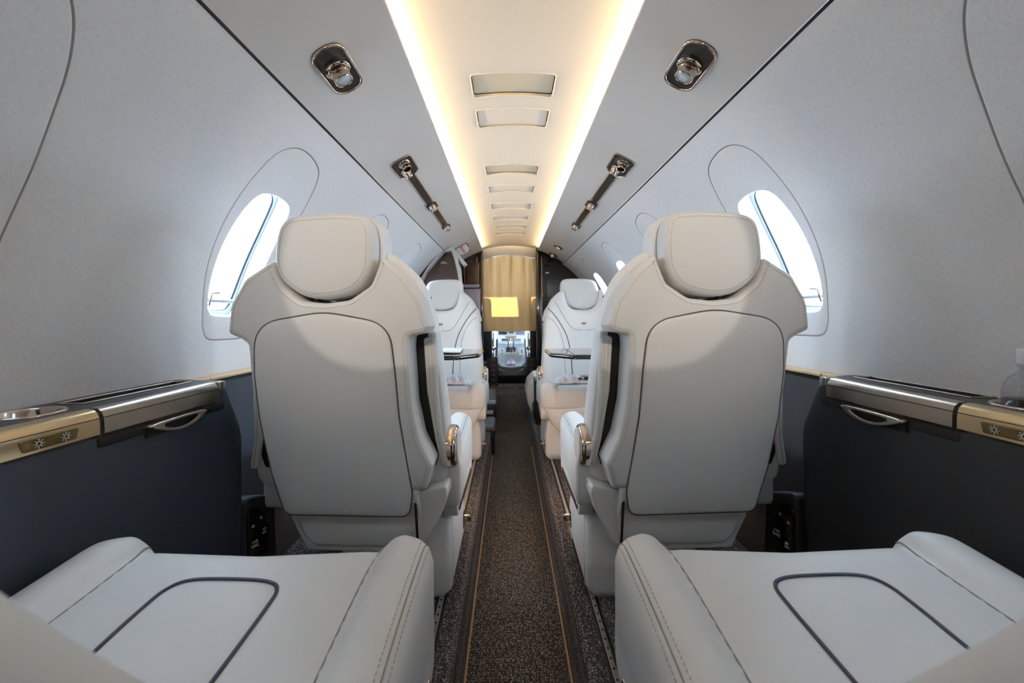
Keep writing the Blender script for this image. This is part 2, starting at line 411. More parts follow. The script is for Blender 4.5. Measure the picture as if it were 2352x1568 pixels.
# soffits (side ceiling panels), with the lit central ceiling between them
for side, nm in ((-1, 'left'), (1, 'right')):
    mb = MB(); N = 18; prof = []
    for i in range(N+1):
        a = math.radians(53.9+(72-53.9)*i/N); prof.append((R*math.cos(a), ZC+R*math.sin(a)))
    prof += [(.2585, 1.5245), (.2565, 1.528), (.258, 1.532), (.266, 1.535)]
    prof += [((R+.012)*math.cos(math.radians(a)), ZC+(R+.012)*math.sin(math.radians(a))) for a in (71, 66, 60, 54)]
    ys = [Y0, 3.72, 3.75, 3.775, 3.79]; off = [0, 0, .003, .010, .022]; vs = []; fs = []
    for y, o in zip(ys, off):
        for j, (x, z) in enumerate(prof):
            q = (x, z+ (o if j < N+2 else 0)); vs.append((side*q[0], y, q[1]))
    m_ = len(prof)
    for i in range(len(ys)-1):
        for j in range(m_): fs.append((i*m_+j, i*m_+(j+1) % m_, (i+1)*m_+(j+1) % m_, (i+1)*m_+j))
    fs += [tuple(range(m_)), tuple((len(ys)-1)*m_+j for j in range(m_))]
    struct(mb.add(vs, fs).build('ceiling_'+nm, M['soffit'], auto=.5))
    struct(MB().tube([cyl(53.65, Y0, R+.001, side), cyl(53.65, Y1, R+.003, side)], .0036, 6).build('trim_%d' % (1 if side < 0 else 2), M['gap']))
    # led strip lying behind the soffit lip
    mb = MB().box(side*.276, side*.286, Y0, 3.70, 1.5335, 1.538); led = mb.build('light_strip', M['led'], smooth=False)
    tag(led, 'warm white light strip hidden behind the %s edge of the ceiling panel' % nm, 'light strip')
    struct(MB().box(*sorted((side*.352, side*.36)), Y0, 3.78, 1.497, 1.60).build('trim_%d' % (3 if side < 0 else 4), M['soffit'], smooth=False))  # unseen upright strip added to block light behind the led strip
# outer skin above the panels and below the raised floor
vs = [(x, y, z) for y in (Y0, 3.9) for x, z in ((-.875, .68), (-.875, .06), (-.5, -.08), (.5, -.08), (.875, .06), (.875, .68), (.885, .68), (.885, .05), (.5, -.09), (-.5, -.09), (-.885, .05), (-.885, .68))]
struct(MB().add(vs, [(j, (j+1) % 12, 12+(j+1) % 12, 12+j) for j in range(12)]).build('wall_belly', M['navy'], smooth=False))
for nm, a0_, a1_, rr_ in (('roof', 51, 129, R+.055),):
    mb = MB(); n_ = 24; vs = []
    for rad in (rr_, rr_+.01):
        for y in (Y0, 3.9):
            vs += [(rad*math.cos(math.radians(a0_+(a1_-a0_)*i/n_)), y, ZC+rad*math.sin(math.radians(a0_+(a1_-a0_)*i/n_))) for i in range(n_+1)]
    q = n_+1; fs = []
    for i in range(n_): fs += [(i, i+1, q+i+1, q+i), (2*q+i, 3*q+i, 3*q+i+1, 2*q+i+1), (i, 2*q+i, 2*q+i+1, i+1), (q+i, q+i+1, 3*q+i+1, 3*q+i)]
    fs += [(0, q, 3*q, 2*q), (n_, 2*q+n_, 3*q+n_, q+n_)]
    struct(mb.add(vs, fs).build('wall_'+nm, M['jamb']))
CR = 1.06   # central ceiling arc
def ceilM(u, v, w):       # u = arc across, v = y
    a = u/CR; return ((CR-w)*math.sin(a), v, 1.588-CR+(CR-w)*math.cos(a))
vents = [(1.119, 1.237), (1.31, 1.434), (1.79, 1.915), (2.065, 2.185), (2.385, 2.515), (2.685, 2.80), (2.95, 3.07), (3.19, 3.31)]
vents = [(-.6, -.48), (.2, .32)]+vents
vo = [rpoly([(-.122, a, .012), (.122, a, .012), (.122, b, .012), (-.122, b, .012)]) for a, b in vents]
G_ = MB().pillow([(-.345, Y0), (.345, Y0), (.345, 3.84), (-.345, 3.84)], ceilM, .01, r=.0015, sp=.05, holes=vo)
struct(G_.build('ceiling', M['ceiling'], auto=.6))
names = ['largest of the rectangular vents in the lit ceiling, nearest the camera', 'second rectangular vent from the camera in the lit ceiling', 'beige rectangular vent in the lit ceiling, third from the camera',
         'faint rectangular vent in the lit ceiling, fourth from the camera', 'rectangular ceiling vent, fourth from the curtain', 'rectangular ceiling vent, third from the curtain',
         'rectangular ceiling vent, second from the curtain', 'rectangular ceiling vent nearest the curtain']
for i, (a, b) in enumerate(vents[2:]):
    r_ = empty('ceiling_vent', (0, (a+b)/2, 1.588), 'flat '+names[i], 'ceiling vent', 'vents along the ceiling'); loc = r_.location.copy(); g = lambda v, loc=loc: v-loc
    tilt = .10 if i in (0, 2) else .02
    def vm(u, v, w, a=a, b=b, tilt=tilt): return ceilM(u, v, w-.002-(v-a)*tilt*.6)
    MB(g).pillow(rpoly([(-.118, a+.004, .01), (.118, a+.004, .01), (.118, b-.004, .01), (-.118, b-.004, .01)]), vm, .004, r=.0015, sp=.03).build('vent_panel', M['vent' if i in (0, 2) else 'ceiling'], r_, auto=.8)
    MB(g).tube([ceilM(u, v, .0005) for u, v in resample(rpoly([(-.122, a, .012), (.122, a, .012), (.122, b, .012), (-.122, b, .012)]), .02)], .0022, 6, closed=True).build('vent_rim', M['ceiling'], r_)
    MB(g).box(-.125, .125, a-.005, b+.005, 1.606, 1.608).build('duct_back', M['gap'], r_, smooth=False)
struct(MB().pillow([(.86*math.cos(a*math.pi/24), ZC+.86*math.sin(a*math.pi/24)) for a in range(48)], lambda u, v, w: (u, Y0+w, v), .03, r=.002, sp=.1).build('wall_aft', M['navy']))
# floor: aisle, risers, raised floor, rails
struct(MB().box(-.16, .16, Y0, 3.64, -.02, 0).build('floor', M['aisle'], smooth=False))
for side, nm in ((-1, 'left'), (1, 'right')):
    mb = MB(); P = [(.134, -.01), (.134, .006), (.142, .148), (.150, .158), (.160, UF), (.186, UF), (.186, UF-.012), (.212, UF-.012), (.212, UF), (.78, UF), (.78, -.02)]
    ye = 3.86 if side > 0 else 2.58
    vs = [(side*x, y, z) for y in (Y0, ye) for x, z in P]; m_ = len(P)
    mb.add(vs, [(j, (j+1) % m_, m_+(j+1) % m_, m_+j) for j in range(m_)]+[tuple(range(m_)), tuple(m_+j for j in range(m_))])
    struct(mb.build('floor_'+nm, M['carpet'], auto=.5))
    pl = MB().box(side*.1295, side*.134, Y0, 2.75, .0005, .006).build('floor_path_light', M['pathled'], smooth=False)
    tag(pl, 'thin golden light line along the %s edge of the aisle carpet' % nm, 'path light')
    t_ = empty('seat_track', (side*.199, 1, UF-.012), 'steel seat track with round holes, %s of the aisle' % nm, 'seat track', 'seat tracks'); loc = t_.location.copy(); g = lambda v, loc=loc: v-loc
    mb = MB(g); mb.box(side*.188, side*.210, Y0, 2.58, UF-.012, UF-.008); mb.build('track_bed', M['matblack'], t_, smooth=False)
    mb = MB(g).bevbox(side*.1935, side*.2045, Y0, 2.58, UF-.0085, UF+.001, .001, 2); mb.cur = 1
    y = .55
    while y < 1.3: mb.lathe([(.0028, 0), (.0028, .0006)], (side*.199, y, UF+.0009), n=10); y += .026
    mb.build('rail', [M['steel'], M['gap']], t_, smooth=False)
# ================================================================== SIDE LEDGES AND LOWER PANELS
ZL = .75
def console(side, xi, nm):
    """aft side console: navy body, champagne and bronze trims, pull handle, cup holder, storage slot, switches"""
    t_ = empty('side_console', (side*xi, .5, UF), '%s side console with %s body, bronze trim and %s' % (nm, 'navy' if side < 0 else 'charcoal', 'an empty cup holder' if side < 0 else 'a bottle in its cup holder'), 'side console', 'side consoles')
    loc = t_.location.copy(); g = lambda v: Vector((side*v[0], v[1], v[2]))-loc
    body = M['navy'] if side < 0 else M['charcoal']
    ye = 1.0
    # body, drawn in (y, z) and swept in x: front face slightly swelling
    ol = rpoly([(Y0, .16), (.985, .16), (1.0, .40, .1), (1.01, .62, .12), (.965, .735, .03), (.935, .746), (Y0, .746)])
    hf = lambda u, v, d: .010*math.sin(max(0, min(1, (v-.16)/.56))*math.pi)-.012*max(0, (.3-v)/.14)
    mb = MB(g).pillow(ol, lambda u, v, w: (xi+.004-w, u, v), .034, r=.012, sp=.04, hfun=hf)
    mb.build('console_body', body, t_)
    # top deck
    ch = (xi+.088, .628)
    hole = [(ch[0]+.043*math.cos(a*math.pi/16), ch[1]+.043*math.sin(a*math.pi/16)) for a in range(32)]
    slot = rpoly([(xi+.072, .70, .004), (xi+.118, .70, .004), (xi+.118, .94, .004), (xi+.072, .94, .004)])
    mb = MB(g).pillow(rpoly([(xi+.018, Y0), (xi+.018, .945, .01), (xi+.035, .958, .01), (.842, .99), (.842, Y0)]), lambda u, v, w: (u, v, ZL+.002+w), .006, r=.002, sp=.05, holes=[hole, slot])
    mb.build('deck', M['charcoal'], t_, auto=.6)
    mb = MB(g).box(xi+.068, xi+.122, .695, .945, ZL-.03, ZL-.028); mb.build('slot_floor', M['black'], t_, smooth=False)
    mb = MB(g)
    mb.tube([(u, v, ZL+.003) for u, v in resample(slot, .03)], .0022, 6, closed=True); mb.build('slot_rim', M['bronze'], t_)
    # cup holder
    cp = MB(g).lathe([(.047, .002), (.0475, .004), (.045, .0055), (.041, .005), (.0395, .002), (.0385, -.03), (.0385, -.055), (.001, -.056)], (ch[0], ch[1], ZL), n=48, cap=False)
    cpo = cp.build('cup_holder', M['chrome'], t_)
    # trims: champagne near, bronze forward of it; top half rounds into the deck
    def trim(y0, y1, m, name, inset=0):
        P = [(xi+.020, ZL+.004), (xi+.008, ZL+.003), (xi+.001, ZL-.003), (xi-.002, ZL-.011)]
        Q = [(xi-.002, ZL-.0125), (xi-.003, ZL-.02), (xi-.0035, ZL-.038), (xi+.001, ZL-.043), (xi+.01, ZL-.043)]
        mb = MB(g)
        for S in (P, Q):
            k = len(S); vs = []
            full = S+[(S[-1][0]+.008, S[-1][1]), (S[0][0]+.004, S[0][1]-.006)]
            kk = len(full); vs = [(x, y, z) for y in (y0, y1) for x, z in full]
            mb.add(vs, [(j, (j+1) % kk, kk+(j+1) % kk, kk+j) for j in range(kk)]+[tuple(range(kk)), tuple(kk+j for j in range(kk))])
        return mb.build(name, m, t_, auto=.7)
    trim(Y0, .655, M['gold'], 'champagne_trim'); trim(.662, .925, M['bronze'], 'bronze_trim')
    MB(g).bevbox(xi-.002, xi+.03, .928, .948, ZL-.016, ZL+.004, .003).build('end_cap', M['bronze'], t_)
    MB(g).bevbox(xi-.001, xi+.02, .655, .945, ZL-.062, ZL-.044, .004).build('shadow_recess', M['gap'], t_)
    # leaf shaped pull handle with hand hole
    lf = catmull([(.735, ZL-.047), (.76, ZL-.062), (.80, ZL-.072), (.84, ZL-.068), (.865, ZL-.056), (.868, ZL-.046), (.80, ZL-.044)], 5)
    hl = catmull([(.765, ZL-.052), (.785, ZL-.062), (.815, ZL-.064), (.838, ZL-.058), (.845, ZL-.051), (.80, ZL-.050)], 5)
    MB(g).pillow(lf, lambda u, v, w: (xi-.016-w, u, v), .02, r=.003, sp=.01, holes=[hl]).build('pull_handle', M['bronze'], t_, auto=.8)
    MB(g).box(xi-.004, xi+.002, .74, .868, ZL-.07, ZL-.045).build('handle_recess', M['gap'], t_, smooth=False)
    # reading light switches
    so = rpoly([(.545, ZL-.017, .003), (.622, ZL-.017, .003), (.618, ZL-.034, .003), (.55, ZL-.034, .003)])
    sw = MB(g).pillow(so, lambda u, v, w: (xi-.005-w, u, v), .004, r=.0012, sp=.01).build('switch_plate', M['bronzedark'], t_)
    for cy in (.567, .602):
        mb = MB(g); X = xi-.0062; cz = ZL-.0255
        mb.tube([(X, cy+.0032*math.cos(a*math.pi/8), cz+.0032*math.sin(a*math.pi/8)) for a in range(16)], .0006, 4, closed=True)
        for a in range(8):
            c_, s_ = math.cos(a*math.pi/4), math.sin(a*math.pi/4); mb.tube([(X, cy+.0045*c_, cz+.0045*s_), (X, cy+.0068*c_, cz+.0068*s_)], .0006, 4)
        mb.build('light_symbol', M['white'], sw)
    return ch
M['bronzedark'] = mat('dark_brass_plate', srgb(120, 98, 62), .2, .9)
chL = console(-1, .693, 'left'); chR = console(1, .722, 'right')
for side, nm in ((-1, 'left'), (1, 'right')):
    ye = 3.0 if side < 0 else 3.86; body = M['navy'] if side < 0 else M['charcoal']
    mb = MB(); P = [(.846, .735), (.822, .735), (.812, .725), (.80, .60), (.775, .40), (.735, .22), (.73, .15), (.86, .15)]
    vs = [(side*x, y, z) for y in (.98, ye) for x, z in P]; m_ = len(P)
    mb.add(vs, [(j, (j+1) % m_, m_+(j+1) % m_, m_+j) for j in range(m_)]+[tuple(range(m_)), tuple(m_+j for j in range(m_))])
    struct(mb.build('wall_%s_lower' % nm, body, auto=.6))
    for k_, (a, b) in enumerate(((.985, 1.05), (1.053, 2.0))):
        q = MB().bevbox(*sorted((side*.805, side*.846)), a, b, .7365, .7455, .003).build('trim_%d' % (5+k_+(2 if side > 0 else 0)), M['lwood']); struct(q)
    # wedge with power sockets low at the end of the console
    t_ = empty('power_outlet', (side*.70, 1.06, UF), 'black power outlet plate marked 115 VAC 60 Hz, low on the %s side' % nm, 'power outlet', 'power outlets')
    loc = t_.location.copy(); g = lambda v, loc=loc: v-loc
    def WM(u, v, w, side=side): return (side*(.697+(.02 if side > 0 else 0)+(u-1.0)*-.42-w+(.42-v)*-.02), u, v)
    MB(g).pillow(rpoly([(1.012, UF), (1.095, UF, .01), (1.09, .42, .03), (1.012, .45, .02)]), WM, .045, r=.008, sp=.04).build('housing', body, t_)
    pl = MB(g).pillow(rpoly([(1.016, .285, .016), (1.062, .275, .02), (1.070, .345, .02), (1.050, .405, .015), (1.024, .415, .004), (1.016, .40)]), lambda u, v, w: WM(u, v, w+.0025), .004, r=.001, sp=.02).build('plate', M['black'], t_)
    up = Vector((0, 0, 1)); ex = Vector(WM(1.1, .3, 0))-Vector(WM(1.0, .3, 0)); ex.normalize(); ex = ex*(-side)*-1 if side > 0 else ex
    def put(body_, y, z, sz, side=side):
        # right hand text frame: x axis runs the way it reads for someone facing the plate
        xax = (Vector(WM(1.1, .3, 0))-Vector(WM(1.0, .3, 0))).normalized(); 
        if side > 0: xax = -xax
        zax = xax.cross(Vector((0, 0, 1))).normalized(); yax = zax.cross(xax)
        zax = xax.cross(yax)
        Mx = Matrix((xax, yax, zax)).transposed().to_4x4(); p = Vector(WM(y, z, .004))-loc; Mx.translation = p
        return text('marking', body_, sz, Mx, M['white'], pl)
    (put('115\nVAC', 1.031, .318, .0105), put('60\nHz', 1.055, .340, .009)) if side < 0 else (put('115\nVAC', 1.055, .325, .0105), put('60\nHz', 1.031, .305, .009))
    for (yy, zz) in ((1.028, .365), (1.048, .378)):
        MB(g).box(*sorted((WM(yy, zz, .0025)[0], WM(yy, zz, .0045)[0])), yy-.0035, yy+.0035, zz-.003, zz+.003).build('usb_port', M['lens'], pl, smooth=False)
# bottle in the right cup holder
b_ = empty('drink_bottle', (chR[0], chR[1], ZL-.054), 'clear bottle half full of dark drink with white cap in right cup holder', 'bottle')
loc = b_.location.copy()
MB().lathe([(.001, 0), (.028, 0), (.0325, .006), (.033, .03), (.033, .078), (.031, .090), (.026, .101), (.0185, .109), (.0145, .113), (.014, .119), (.018, .120), (.018, .1215), (.014, .122), (.0138, .126)], (0, 0, 0), n=40, cap=False).build('bottle_body', M['pet'], b_)
MB().lathe([(.001, .002), (.027, .002), (.0312, .008), (.0315, .067), (.001, .067)], (0, 0, 0), n=36, cap=False).build('drink', M['tea'], b_)
mb = MB().lathe([(.0165, .1225), (.0168, .128), (.0163, .1285), (.0168, .1295), (.0168, .146), (.0155, .148), (.001, .148)], (0, 0, 0), n=36, cap=True); mb.build('bottle_cap', M['white'], b_)
# ================================================================== SEATS
SX, SY = -.43, 1.0         # drawing origin of the left seat (its own origin on the raised floor)
yb = lambda z: .90+(.9-z)*.135
def tp(P, off=0):
    out = []
    for p in P:
        D = .92
        for _ in range(5): D = yb(at(p[0], p[1], D)[1])+off
        x, z = at(p[0], p[1], D); out.append((x, z)+((p[2]*D/F,) if len(p) > 2 else ()))
    return out
def tfar(P, D=2.38):
    return [(-.026-at(px, py, D)[0], at(px, py, D)[1]) for px, py in P]
Mback = lambda off: (lambda u, v, w: (u, yb(v)+off-w, v))
Mfront = lambda off: (lambda u, v, w: (u, yb(v)+off+w, v))
mirx = lambda P: [(2*SX-p[0],)+tuple(p[1:]) for p in reversed(P)]
BACK = []          # names of parts that recline
def make_seat(s, label, group):
    root = empty('cabin_seat', (0, 0, 0), label, 'seat', group)
    G = lambda v: Vector((s*(v[0]-SX), v[1]-SY, v[2]-UF))
    L, TH = M['leather'], M['thread']
    def back(o): o['_b'] = 1; return o
    # --- rear shell with shoulder wings and head notch
    yoke = rpoly(tp([(625, 597, 10), (560, 640, 40), (527, 700, 70), (521, 766, 12), (550, 778, 10), (567, 790, 16), (580, 900, 100), (612, 1010, 100), (655, 1130, 10),
        (978, 1127, 8), (993, 1070, 14), (963, 1010, 60), (946, 930, 60), (937, 800, 20), (939, 772, 12), (976, 766, 8), (986, 750, 10), (968, 690, 70), (925, 628, 60), (876, 586, 14),
        (866, 615, 20), (850, 655, 30), (800, 689, 40), (745, 696, 60), (690, 691, 40), (648, 655, 30), (631, 615, 20)]))
    mb = MB(G).pillow(yoke, Mback(0), .085, r=.011, sp=.028, bulge=.006, bl=.03, rb=.004); sh = back(mb.build('back_shell', L, root))
    W_ = lambda path, e=.0006, m=Mback(0), sf=mb.surf: [m(u, v, sf(u, v)+e) for u, v in path]
    def inset(P, d):
        out = []; n = len(P); ar = sum(P[i-1][0]*P[i][1]-P[i][0]*P[i-1][1] for i in range(n)); sg = 1 if ar > 0 else -1
        for i in range(n):
            a, b = Vector(P[i-1]), Vector(P[(i+1) % n]); nn = Vector((-(b-a).y, (b-a).x)).normalized()*sg
            out.append((P[i][0]+nn.x*d, P[i][1]+nn.y*d))
        return out
    st = MB(G); Y_ = resample(yoke, .012); ins = inset(Y_, .012); dashes(st, W_(ins+[ins[0]])); st.build('stitching', TH, sh)
    # --- rear panel
    pan = rpoly(tp([(588, 743, 85), (745, 716, 200), (895, 743, 85), (908, 850, 60), (918, 960, 80), (948, 1130, 60), (942, 1184, 26), (658, 1179, 24), (626, 1080, 90), (600, 960, 100), (588, 860, 60)]))
    mb = MB(G).pillow(pan, Mback(-.009), .03, r=.007, sp=.03, bulge=.010, bl=.05); back(mb.build('back_panel', L, root))
    back(MB(G).tube([Mback(-.0055)(u, v, -.001) for u, v in resample(pan, .012)], .0021, 6, closed=True).build('panel_joint', M['joint'], root))
    # --- lower cover
    low = rpoly(tp([(640, 1120), (957, 1125), (962, 1190, 10), (959, 1263, 6), (716, 1259, 10), (700, 1240, 20), (668, 1180, 20)]))
    ml = lambda u, v, w: (u, yb(v)-.002+max(0, .46-v)*.12-w+.010*math.sin(max(0, min(1, (.46-v)/.09))*math.pi), v)
    back(MB(G).pillow(low, ml, .03, r=.004, sp=.02).build('lower_cover', L, root))
    # --- front cushion
    hw = [(.0, .942), (.05, .946), (.085, .972), (.103, 1.03), (.112, 1.062), (.15, 1.038), (.190, .995), (.216, .93), (.228, .86), (.238, .76), (.246, .66), (.250, .56), (.24, .47), (.15, .46)]
    fo = catmull([(SX+a, b) for a, b in hw]+[(SX-a, b) for a, b in reversed(hw[1:])], 5)
    mf = Mfront(.185)
    def hf(u, v, d):
        a = abs(u-SX); bol = .020*max(0, min(1, (a-.13)/.05))**2*(1-max(0, min(1, (v-.85)/.1)))
        return bol+.008*math.exp(-((v-.62)/.1)**2)
    mb = MB(G).pillow(fo, mf, .10, r=.034, rb=.012, sp=.03, bulge=.006, bl=.04, hfun=hf); fc = back(mb.build('back_cushion', L, root))
    sf = mb.surf; mirror = lambda P: [(2*SX-u, v) for u, v in P]
    pip = tfar([(1251, 707), (1262, 720), (1275, 738), (1290, 765), (1297, 790), (1300, 810), (1302, 845), (1303, 872)]); pip = catmull(pip, 4, False)
    sm1 = catmull(tfar([(1266, 692), (1277, 710), (1290, 733), (1303, 751), (1315, 757), (1328, 757)]), 4, False)
    sm2 = catmull(tfar([(1250, 728), (1262, 737), (1275, 757), (1283, 783), (1285, 810), (1287, 845), (1288, 875)]), 4, False)
    mid = max(u for u, v in sm1); 
    for nm, P, r_, m_ in (('piping', pip, .0022, M['piping']), ('seam', sm1, .0012, M['seam']), ('seam', sm2, .0012, M['seam'])):
        for Q in (P, mirror(P)):
            back(MB(G).tube([mf(u, v, sf(u, v)+.0009) for u, v in Q], r_, 6).build(nm, m_, fc))
    bx, bz = SX, .86
    bd = MB(G).pillow(rpoly([(bx-.014, bz+.006, .003), (bx+.014, bz+.006, .003), (bx+.011, bz-.006, .005), (bx-.011, bz-.006, .005)]), lambda u, v, w: mf(u, v, .0075+sf(bx, bz)-.004+w), .006, r=.001, sp=.01).build('badge', M['bronzedark'], fc)
    mb = MB(G)
    for k in range(7): p = mf(bx-.009+k*.003, bz+.001, sf(bx, bz)+.0037); mb.bevbox(p[0]-.0009, p[0]+.0009, p[1]-.0003, p[1]+.0003, p[2]-.002, p[2]+.002, .0002, 1)
    mb.build('emblem', M['steel'], bd); 
    # --- headrest: two pads
    hr = catmull(tp([(629, 600), (633, 545), (645, 512), (675, 496), (745, 489), (815, 490), (843, 502), (854, 540), (854, 590), (848, 625), (828, 657), (795, 676), (745, 686), (700, 681), (665, 662), (640, 635)]), 5)
    hx = sum(p[0] for p in hr)/len(hr)
    mb = MB(G).pillow(hr, Mback(.0), .052, r=.012, sp=.025, bulge=.007, bl=.04, rb=.006); h1 = back(mb.build('headrest', L, root))
    st = MB(G); ins = inset(resample(hr, .01), .0125); dashes(st, [Mback(0)(u, v, mb.surf(u, v)+.0006) for u, v in ins+[ins[0]]]); st.build('stitching', TH, h1)
    h2o = [(hx+(u-hx)*1.06, v+(.004 if v > 1.0 else -.002)) for u, v in hr]
    mb = MB(G).pillow(h2o, Mfront(.150), .094, r=.026, rb=.008, sp=.025, bulge=.012, bl=.05); back(mb.build('headrest_cushion', L, root))
    for e_ in (-.05, .05): back(MB(G).lathe([(.008, 0), (.008, .12)], (hx+e_, .95, .93)).build('headrest_post', M['steel'], root))
    # --- armrests folded up beside the back
    ar = rpoly(tp([(971, 778, 8), (988, 770, 8), (1001, 760, 6), (1006, 900, 100), (1016, 1000, 60), (1036, 1076, 12), (1014, 1075, 24), (998, 1010, 60), (979, 900, 60)], .075))
    gp = rpoly(tp([(935, 768), (985, 762), (990, 900), (1010, 1040), (1003, 1072, 8), (965, 1040), (935, 900)], .095))
    for Q in (gp, mirx(gp)): back(MB(G).pillow(Q, Mback(.083), .01, r=.001, sp=.05).build('shadow_gap', M['gap'], root))
    for inboard, Q in ((True, ar), (False, mirx(ar))):
        mb = MB(G).pillow(Q, Mback(.075), .085, r=.010, sp=.02); a_ = back(mb.build('armrest', L, root))
        st = MB(G); ins = inset(resample(Q, .01), .0115); dashes(st, [Mback(.075)(u, v, mb.surf(u, v)+.0006) for u, v in ins+[ins[0]]]); st.build('stitching', TH, a_)
        if not inboard: continue
        sg = 1; c = (SX+sg*.250, 1.082, .552)
        back(MB(G).lathe([(.057, -.015), (.057, .010), (.0565, .015), (.054, .020), (.0505, .0225), (.048, .023)], c, (sg, 0, 0), 48).build('hinge_ring', M['chrome'], a_, auto=.9))
        back(MB(G).lathe([(.047, .018), (.0465, .024), (.044, .0265), (.038, .0275), (.001, .028)], c, (sg, 0, 0), 40).build('hinge_cap', L, a_))
    # --- pan under the cushion with side fairings
    q = tp([(952, 1133), (1025, 1118, 10), (1026, 1142, 12), (1012, 1185, 30), (985, 1235, 30), (960, 1262, 4)], .035)
    pl_ = tp([(712, 1256), (672, 1190), (656, 1135)], .035); pp = rpoly(q+[(p[0], p[1], .01) for p in pl_])
    def mp(u, v, w):
        k = max(0, min(1, (-w)/.40)); sx = 1+.06*k
        return ((u+.42)*sx-.42, .998-w, v-.004*k)
    MB(G).pillow(pp, mp, .43, r=.006, rb=.03, sp=.04).build('seat_pan', L, root)
    # joint lines between back and pan
    for px0, px1 in (((950, 1130), (958, 1262)),):
        a, b = tp([px0, px1], -.006); MB(G).tube([(a[0], yb(a[1])+.004, a[1]), (b[0], yb(b[1])+.004, b[1])], .0035, 6).build('joint', M['gap'], root)
    # --- seat cushion
    x0, x1, ya, yf = -.680, -.148, 1.06, 1.43
    cu = rpoly([(x0, ya, .02), (x1, ya, .02), (x1, yf-.02, .055), (-.21, yf+.004, .05), (SX+.018, yf-.012, .1), (-.62, yf+.004, .05), (x0, yf-.02, .055)])
    def hc(u, v, d):
        a = abs(u-(x0+x1)/2); b = max(0, min(1, (a-.165)/.055)); b = b*b*(3-2*b)
        return .020*b-.012*max(0, (v-1.35)/.08)**2*(1-b)-.005*math.exp(-((a-.180)/.010)**2)
    mc = lambda u, v, w: (u, v, .549+w-.10*(1.40-v))
    mb = MB(G).pillow(cu, mc, .125, r=.036, rb=.018, sp=.011, hfun=hc); sc = mb.build('seat_cushion', L, root); ss = mb.surf
    def on(P, e=.0005): return [mc(u, v, ss(u, v)+e) for u, v in P]
    cx = (x0+x1)/2
    U = rpoly([(cx-.095, 1.075), (cx-.098, 1.345, .035), (cx+.098, 1.345, .035), (cx+.095, 1.075)]); U = resample(U, .01)
    i0 = max(range(len(U)), key=lambda i: (U[i-1][1] > 1.079 or 1) and math.hypot(U[i][0]-U[i-1][0], U[i][1]-U[i-1][1]))
    U = catmull([(cx-.080, 1.075), (cx-.081, 1.20), (cx-.082, 1.29), (cx-.077, 1.325), (cx-.055, 1.340), (cx, 1.341), (cx+.050, 1.336), (cx+.070, 1.322), (cx+.074, 1.29), (cx+.074, 1.20), (cx+.073, 1.075)], 6, False)
    MB(G).tube(on(U), .0026, 6).build('piping', M['piping'], sc)
    for sg in (-1, 1):
        P = catmull([(cx+sg*.178, 1.08), (cx+sg*.178, 1.2), (cx+sg*.177, 1.32), (cx+sg*.180, 1.385), (cx+sg*.190, 1.425)], 5, False)
        MB(G).tube(on(P, .0003), .0014, 6).build('seam', M['seam'], sc)
    P = [(x1-.012-.004*math.sin((v-1.08)*8), v) for v in [1.08+.012*i for i in range(28)]]
    MB(G).tube(on(P, -.0004), .0010, 6).build('seam', M['seam'], sc)
    st = MB(G); dashes(st, on([(u-.006, v) for u, v in P])); dashes(st, on([(u+.006, v) for u, v in P])); st.build('stitching', TH, sc)
    # --- oval side panel with recess handle, on the aisle side of the pan
    ov = rpoly([(1.08, .350, .035), (1.40, .365, .045), (1.40, .475, .045), (1.08, .465, .045)])
    xs = -.150
    sp_ = MB(G).pillow(ov, lambda u, v, w: (xs+w-(1.4-u)*.03, u, v), .04, r=.005, sp=.03).build('side_panel', L, root)
    hd = rpoly([(1.10, .365, .012), (1.36, .372, .012), (1.36, .392, .012), (1.10, .385, .012)])
    h_ = MB(G).pillow(hd, lambda u, v, w: (xs+.0025+w-(1.4-u)*.03, u, v), .01, r=.002, sp=.03).build('handle_bezel', M['chrome'], sp_)
    hd2 = rpoly([(1.112, .3695, .008), (1.348, .376, .008), (1.348, .388, .008), (1.112, .381, .008)])
    MB(G).pillow(hd2, lambda u, v, w: (xs+.003+w-(1.4-u)*.03, u, v), .008, r=.001, sp=.03).build('recess', M['matblack'], h_)
    # --- pedestal base, carrying the lever
    bo = rpoly([(1.055, UF), (1.055, .24, .03), (1.10, .345, .05), (1.17, .40, .03), (1.335, .40, .04), (1.375, .32, .05), (1.378, UF)])
    def mbs(u, v, w):
        fl = .016*(1-min(1, (v-UF)/.2)); return (-.172-fl*0.2-.02*max(0, (v-.26)/.14)+w, u, v)
    MB(G).pillow(bo, mbs, .30, r=.02, sp=.03).build('pedestal_base', L, root)
    rb_ = [(u, v) for u, v in catmull([(1.085, UF+.01), (1.085, .24), (1.125, .325), (1.18, .372), (1.25, .375)], 5, False)]
    MB(G).tube([(mbs(u, v, 0)[0]-.0005, u, v) for u, v in rb_], .0035, 6).build('base_rib', L, root)
    lv = MB(G).bevbox(-.176, -.150, 1.335, 1.347, .215, .235, .003); lv.bevbox(-.178, -.173, 1.325, 1.357, .195, .25, .002); lv.build('track_lever', M['bronze'], root)
    return root
def recline(root, deg, py=.02, pz=.36, dy=0):
    R_ = Matrix.Translation((0, py+dy, pz)) @ Matrix.Rotation(math.radians(deg), 4, 'X') @ Matrix.Translation((0, -py, -pz))
    for o in root.children:
        if o.get('_b'): o.matrix_local = R_
def kids(o): return [c for c in bpy.data.objects if c.parent == o]
def copy_tree(o, parent=None):
    c = o.copy(); COL.objects.link(c)
    if parent: c.parent = parent
    for k in kids(o): copy_tree(k, c)
    return c
GRP = 'white leather cabin seats'
seatL = make_seat(1, 'white leather seat seen from behind, left of the aisle, under the large left window', GRP)
seatR = make_seat(-1, 'white leather seat seen from behind, right of the aisle, under the large right window', GRP)
